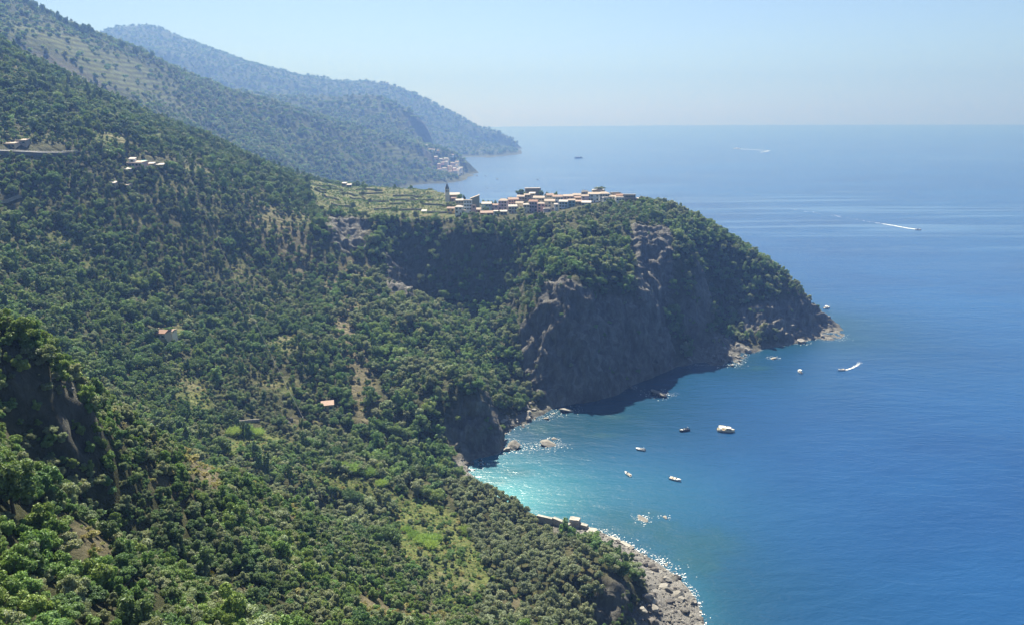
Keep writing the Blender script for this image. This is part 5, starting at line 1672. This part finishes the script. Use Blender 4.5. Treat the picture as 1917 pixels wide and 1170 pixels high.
fl = []
for (x, y, s) in ROCKXY:
    for _ in range(int(4 + s * 4)):
        t = rng.uniform(0, 6.283); r = s * rng.uniform(.7, 1.7) + rng.exponential(.5)
        fl.append((x + r * math.cos(t), y + r * math.sin(t), rng.uniform(.07, .28), rng.uniform(-.4, .4), rng.uniform(1, 2.6)))
SA = resample(COAST_A, 1.2)
tgA = np.gradient(SA, axis=0); nA = np.stack([tgA[:, 1], -tgA[:, 0]], 1); nA /= np.linalg.norm(nA, axis=1)[:, None]
su, sv, _w = project(np.column_stack([SA, np.zeros(len(SA))]))
bandn = fbm(np.column_stack([SA / 12.0, np.zeros(len(SA))]), 3, 201)
for i in range(len(SA)):
    if sv[i] > 1250 or SA[i, 1] < 200: continue
    dens = 1.4 if sv[i] > 850 else .7
    if 855 < su[i] < 1000 and 865 < sv[i] < 985: dens = 4
    if su[i] > 1280 and sv[i] < 700: dens = 3.0
    dens *= np.clip(.6 + 1.6 * bandn[i], .1, 2)
    for _ in range(rng.poisson(dens)):
        d = rng.exponential(1.6) + rng.normal() * .5 if dens > 3 else rng.exponential(1.0)
        fl.append((SA[i, 0] + nA[i, 0] * d + rng.normal() * .6, SA[i, 1] + nA[i, 1] * d + rng.normal() * .6, rng.uniform(.05, .17), math.atan2(tgA[i, 1], tgA[i, 0]), rng.uniform(1, 3)))
for u, v, ru, rv, n in [(1232, 738, 26, 5, 260), (1330, 682, 50, 6, 300), (1380, 678, 18, 10, 200), (1180, 724, 20, 4, 90), (1578, 632, 10, 7, 140), (1560, 637, 20, 4, 110), (1448, 671, 12, 2, 70), (1028, 834, 30, 11, 260), (985, 838, 24, 8, 160), (1203, 970, 16, 6, 140), (1120, 1000, 30, 8, 260), (1180, 1030, 30, 9, 360), (1240, 1070, 30, 14, 420), (1285, 1120, 16, 24, 380), (1235, 1050, 16, 6, 140), (1060, 770, 14, 3, 30), (1020, 778, 22, 5, 80), (1500, 642, 18, 4, 60), (1145, 1012, 30, 8, 200)]:
    for _ in range(int(n * .5)):
        p = sea(u + rng.normal() * ru * .6, v + rng.normal() * rv * .6)
        fl.append((p[0], p[1], rng.uniform(.05, .20), rng.uniform(-.5, .5), rng.uniform(1, 3)))
flecks('foam', fl, 'white foam breaking along the rocks and beaches')


def wake(name, line, w0, w1, n, label, split=0.0, sz=(.25, .9)):
    """line: picture points from the stern backwards"""
    P = np.array([sea(u, v)[:2] for u, v in line])
    seg = np.sqrt(((P[1:] - P[:-1]) ** 2).sum(1)); s = np.concatenate([[0], np.cumsum(seg)])
    out_ = []
    for _ in range(n):
        t = rng.random() ** (7.0 if len(line) > 5 else 1.7)
        if len(line) > 5 and t > .2 and rng.random() < .8: continue
        x, y = np.interp(t * s[-1], s, P[:, 0]), np.interp(t * s[-1], s, P[:, 1])
        x2, y2 = np.interp(min(1, t + .02) * s[-1], s, P[:, 0]), np.interp(min(1, t + .02) * s[-1], s, P[:, 1])
        a = math.atan2(y2 - y, x2 - x) if t < .97 else a
        wd = w0 + (w1 - w0) * t
        off = rng.normal() * wd * .35 + (rng.choice([-1, 1]) * split * (.3 + t) if split else 0)
        out_.append((x - math.sin(a) * off, y + math.cos(a) * off, rng.uniform(*sz) * (1 - .6 * t), a, rng.uniform(1.2, 3.5)))
    return flecks(name, out_, label, .14)


wake('wake', [(1716, 430), (1700, 428), (1684, 425), (1655, 420), (1560, 404), (1440, 386)], .8, 3.5, 1700, 'long white double wake trailing the fast speedboat out at sea', 3.2, (.3, 1.0))
wake('wake', [(1580, 693), (1592, 690), (1602, 685), (1612, 678)], .5, 2.6, 200, 'short curving white wake behind the small motorboat near the headland', 0, (.15, .5))
wake('wake', [(1374, 279), (1392, 280), (1412, 281), (1440, 283), (1425, 286)], 3, 9, 600, 'pale wake of the ferry near the horizon', 0, (1.5, 4.0))

# ------------------------------------------------------------------ boats
BM = {k: simple_mat(k + '_boat_paint', c, .35, .06, 1.0, .5) for k, c in {'white': (.80, .80, .78), 'cream': (.72, .66, .50), 'navy': (.03, .04, .07), 'grey': (.30, .31, .32), 'wood': (.30, .17, .08), 'black': (.02, .02, .022), 'blue': (.06, .16, .32), 'tan': (.55, .42, .28), 'red': (.45, .07, .05)}.items()}
GLS = simple_mat('dark_glass', (.03, .04, .05), .1, .05, 1.0, .6)


def hull_mesh(L_, B, H, tube=False):
    """open hull, bow towards +x; returns hull shell and deck floor"""
    n = 13
    V, Fc = [], []
    for i in range(n):
        t = i / (n - 1)
        x = -L_ / 2 + L_ * t
        wd = B / 2 * (1 - max(0, (t - .45) / .55) ** 2.2) * (.9 + .1 * min(1, t * 5))
        sh = H * (1 + .35 * max(0, (t - .5) / .5) ** 2)
        kz = -.35 * H + .5 * H * max(0, (t - .7) / .3) ** 2
        wd = max(wd, .02)
        V += [(x, -wd, sh), (x, -wd * .92, .25 * H), (x, -wd * .6, kz * .7), (x, 0, kz), (x, wd * .6, kz * .7), (x, wd * .92, .25 * H), (x, wd, sh),
              (x, wd * .86, sh - .02), (x, wd * .82, .35 * H), (x, -wd * .82, .35 * H), (x, -wd * .86, sh - .02)]
    m_ = 11
    for i in range(n - 1):
        for k in range(m_):
            k2 = (k + 1) % m_
            Fc.append((i * m_ + k, i * m_ + k2, (i + 1) * m_ + k2, (i + 1) * m_ + k))
    Fc.append((0, 10, 9, 8, 7, 6, 5, 4, 3, 2, 1))
    return V, Fc


def boat(u, v, L_, ang_, style, label, hullc='white', cat='boat', z=0.0, group='boats in the bay'):
    p = sea(u, v)
    r = empty('motorboat' if style != 'inflatable' else 'inflatable_boat', (p[0], p[1], z), ang_)
    tag(r, label, cat, group)
    B, H = L_ * .34, L_ * .105 + .25
    V, Fc = hull_mesh(L_, B, H)
    h = link('hull', mesh_np('hull', V, Fc, False), BM[hullc], r)
    MB().box((-.02 * L_, 0, H * .42), (L_ * .66, B * .66, .06)).build('deck', BM['tan' if hullc in ('white', 'cream') else 'grey'], r)
    # foredeck
    MB().poly([(L_ * .14, -B * .42, H * 1.02), (L_ * .46, -B * .06, H * 1.34), (L_ * .46, B * .06, H * 1.34), (L_ * .14, B * .42, H * 1.02), (L_ * .30, 0, H * 1.32), (L_ * .14, -B * .40, H * .5), (L_ * .14, B * .40, H * .5)],
              [(0, 1, 4), (1, 2, 4), (2, 3, 4), (0, 4, 3), (0, 3, 6, 5)]).build('foredeck', BM['white' if hullc != 'cream' else 'cream'], r)
    def canopy(x0, x1, zc, mat, name='canopy'):
        mb = MB()
        n = 5; ptsv = []
        for i in range(n):
            x = x0 + (x1 - x0) * i / (n - 1); zz = zc + .18 * math.sin(math.pi * i / (n - 1))
            ptsv += [(x, -B * .42, zz - .12), (x, 0, zz), (x, B * .42, zz - .12), (x, B * .42, zz - .18), (x, 0, zz - .06), (x, -B * .42, zz - .18)]
        fs = []
        for i in range(n - 1):
            for k in range(6):
                k2 = (k + 1) % 6; fs.append((6 * i + k, 6 * i + k2, 6 * i + 6 + k2, 6 * i + 6 + k))
        fs += [(5, 4, 3, 2, 1, 0), tuple(6 * (n - 1) + k for k in range(6))]
        mb.poly(ptsv, fs)
        c = mb.build(name, mat, r)
        for x in (x0 + .1, x1 - .1):
            for s in (-1, 1): MB().tube([(x, s * B * .38, H * .7), (x, s * B * .40, zc - .1)], .035, 5).build('canopy_pole', BM['grey'], c)
    if style in ('day', 'speed', 'canopy', 'double'):
        MB().poly([(L_ * .10, -B * .36, H), (L_ * .15, B * 0, H * 1.02), (L_ * .10, B * .36, H), (L_ * .04, -B * .34, H + .55), (L_ * .08, 0, H + .6), (L_ * .04, B * .34, H + .55), (L_ * .09, -B * .36, H), (L_ * .14, 0, H), (L_ * .09, B * .36, H)],
                  [(0, 1, 4, 3), (1, 2, 5, 4), (6, 3, 4, 7), (7, 4, 5, 8)]).build('windscreen', GLS, r)
        MB().box((-L_ * .02, 0, H * .75), (L_ * .08, B * .5, H * .55)).build('console', BM['white'], r)
        MB().box((-L_ * .30, 0, H * .72), (L_ * .12, B * .62, H * .5)).build('bench', BM['white' if hullc != 'white' else 'tan'], r)
        MB().box((L_ * .29, 0, H * 1.36), (L_ * .22, B * .34, .12), 0, .8).build('sun_pad', BM['white'], r)
    if style == 'canopy': canopy(-L_ * .30, L_ * .12, H + 1.5, BM['white'])
    if style == 'double':
        canopy(-L_ * .42, -L_ * .02, H + 1.7, BM['cream'])
        MB().box((L_ * .14, 0, H * 1.25), (L_ * .26, B * .62, 1.0), 0, .86).build('cabin', BM['cream'], r)
        MB().box((L_ * .14, 0, H * 1.25 + .2), (L_ * .265, B * .64, .32)).build('cabin_window', GLS, r)
        canopy(L_ * .01, L_ * .28, H + 1.35, BM['cream'], 'cabin_roof')
    if style in ('inflatable', 'dark'):
        for s in (-1, 1):
            MB().tube([(-L_ * .5, s * B * .46, H * .85), (L_ * .15, s * B * .46, H * .9), (L_ * .36, s * B * .30, H * 1.05), (L_ * .5, 0, H * 1.3)], [L_ * .05, L_ * .052, L_ * .048, L_ * .03], 8).build('tube', BM['navy' if style == 'inflatable' else 'white'], r, True)
        MB().box((0, 0, H * 1.0), (L_ * .12, B * .34, .8)).build('console', BM['grey'], r)
        MB().box((-L_ * .2, 0, H * .8), (L_ * .14, B * .4, .5)).build('seat', BM['black'], r)
        MB().tube([(-L_ * .36, -B * .35, H), (-L_ * .34, -B * .3, H + 1.2), (-L_ * .34, B * .3, H + 1.2), (-L_ * .36, B * .35, H)], .06, 6).build('roll_bar', BM['white'], r)
    if style != 'ferry':
        mo = MB().box((-L_ * .53, 0, H * .95), (.42, .36, .62), 0, .8).box((-L_ * .53, 0, H * .2), (.18, .14, 1.0)).build('outboard_motor', BM['black'], r)
    return r


boat(1497, 697, 6.6, R(95), 'canopy', 'white boat with a white canopy anchored off the headland, seen end on')
boat(1548, 577, 8.0, R(20), 'canopy', 'pale boat alone beyond the tip of the headland')
boat(1575, 693, 6.2, R(190), 'speed', 'small white motorboat speeding towards the bay with a short wake', 'white')
boat(1281, 806, 7.2, R(200), 'inflatable', 'dark inflatable boat with a white roll bar, left of the cream cruiser', 'navy')
boat(1359, 807, 11.0, R(-14), 'double', 'largest boat, a cream cruiser with two pale roofs', 'cream')
boat(1199, 842, 5.6, R(160), 'dark', 'small open boat with dark seats and white tubes, nearest the cove', 'grey')
boat(1175, 888, 5.6, R(118), 'day', 'short white boat pointing away to the cove, closest to the beach', 'white')
boat(1264, 898, 7.0, R(-34), 'day', 'slender white boat pointing right in the middle of the bay', 'white')
boat(1719, 431, 9.5, R(-8), 'speed', 'speedboat far out with a long white double wake', 'navy')


def far_ship(u, v, L_, ang_, label, hullc):
    p = sea(u, v)
    r = empty('ferry', (p[0], p[1], 0), ang_); tag(r, label, 'ship', 'distant vessels')
    V, Fc = hull_mesh(L_, L_ * .24, L_ * .09)
    link('hull', mesh_np('hull', V, Fc), BM[hullc], r)
    MB().box((-L_ * .05, 0, L_ * .13), (L_ * .55, L_ * .16, L_ * .09)).build('cabin', BM['white' if hullc != 'navy' else 'grey'], r)
    MB().box((L_ * .1, 0, L_ * .20), (L_ * .14, L_ * .12, L_ * .05)).build('bridge', BM['white'], r)
    MB().tube([(0, 0, L_ * .17), (0, 0, L_ * .34)], L_ * .008, 5).build('mast', BM['grey'], r)
    return r


far_ship(1083, 297, 38, R(5), 'low dark vessel crossing in front of the farthest headland', 'navy')
far_ship(1380, 279, 34, R(176), 'white ferry with a pale wake nearest the horizon', 'white')
for u, v, L_, lb in [(1007, 337, 9, 'tiny boat on the water just above the wooded mound of the village'), (931, 336, 9, 'tiny dark boat off the distant village'), (912, 352, 7, 'tiny boat seen between the church spire and the village'), (909, 330, 8, 'tiny dark boat close to the distant rocky point'), (1660, 217, 60, 'faint vessel on the horizon')][:4]:
    boat(u, v, L_, rng.uniform(0, 6.28), 'speed', lb, 'navy' if 'dark' in lb else 'grey', group='tiny distant boats')
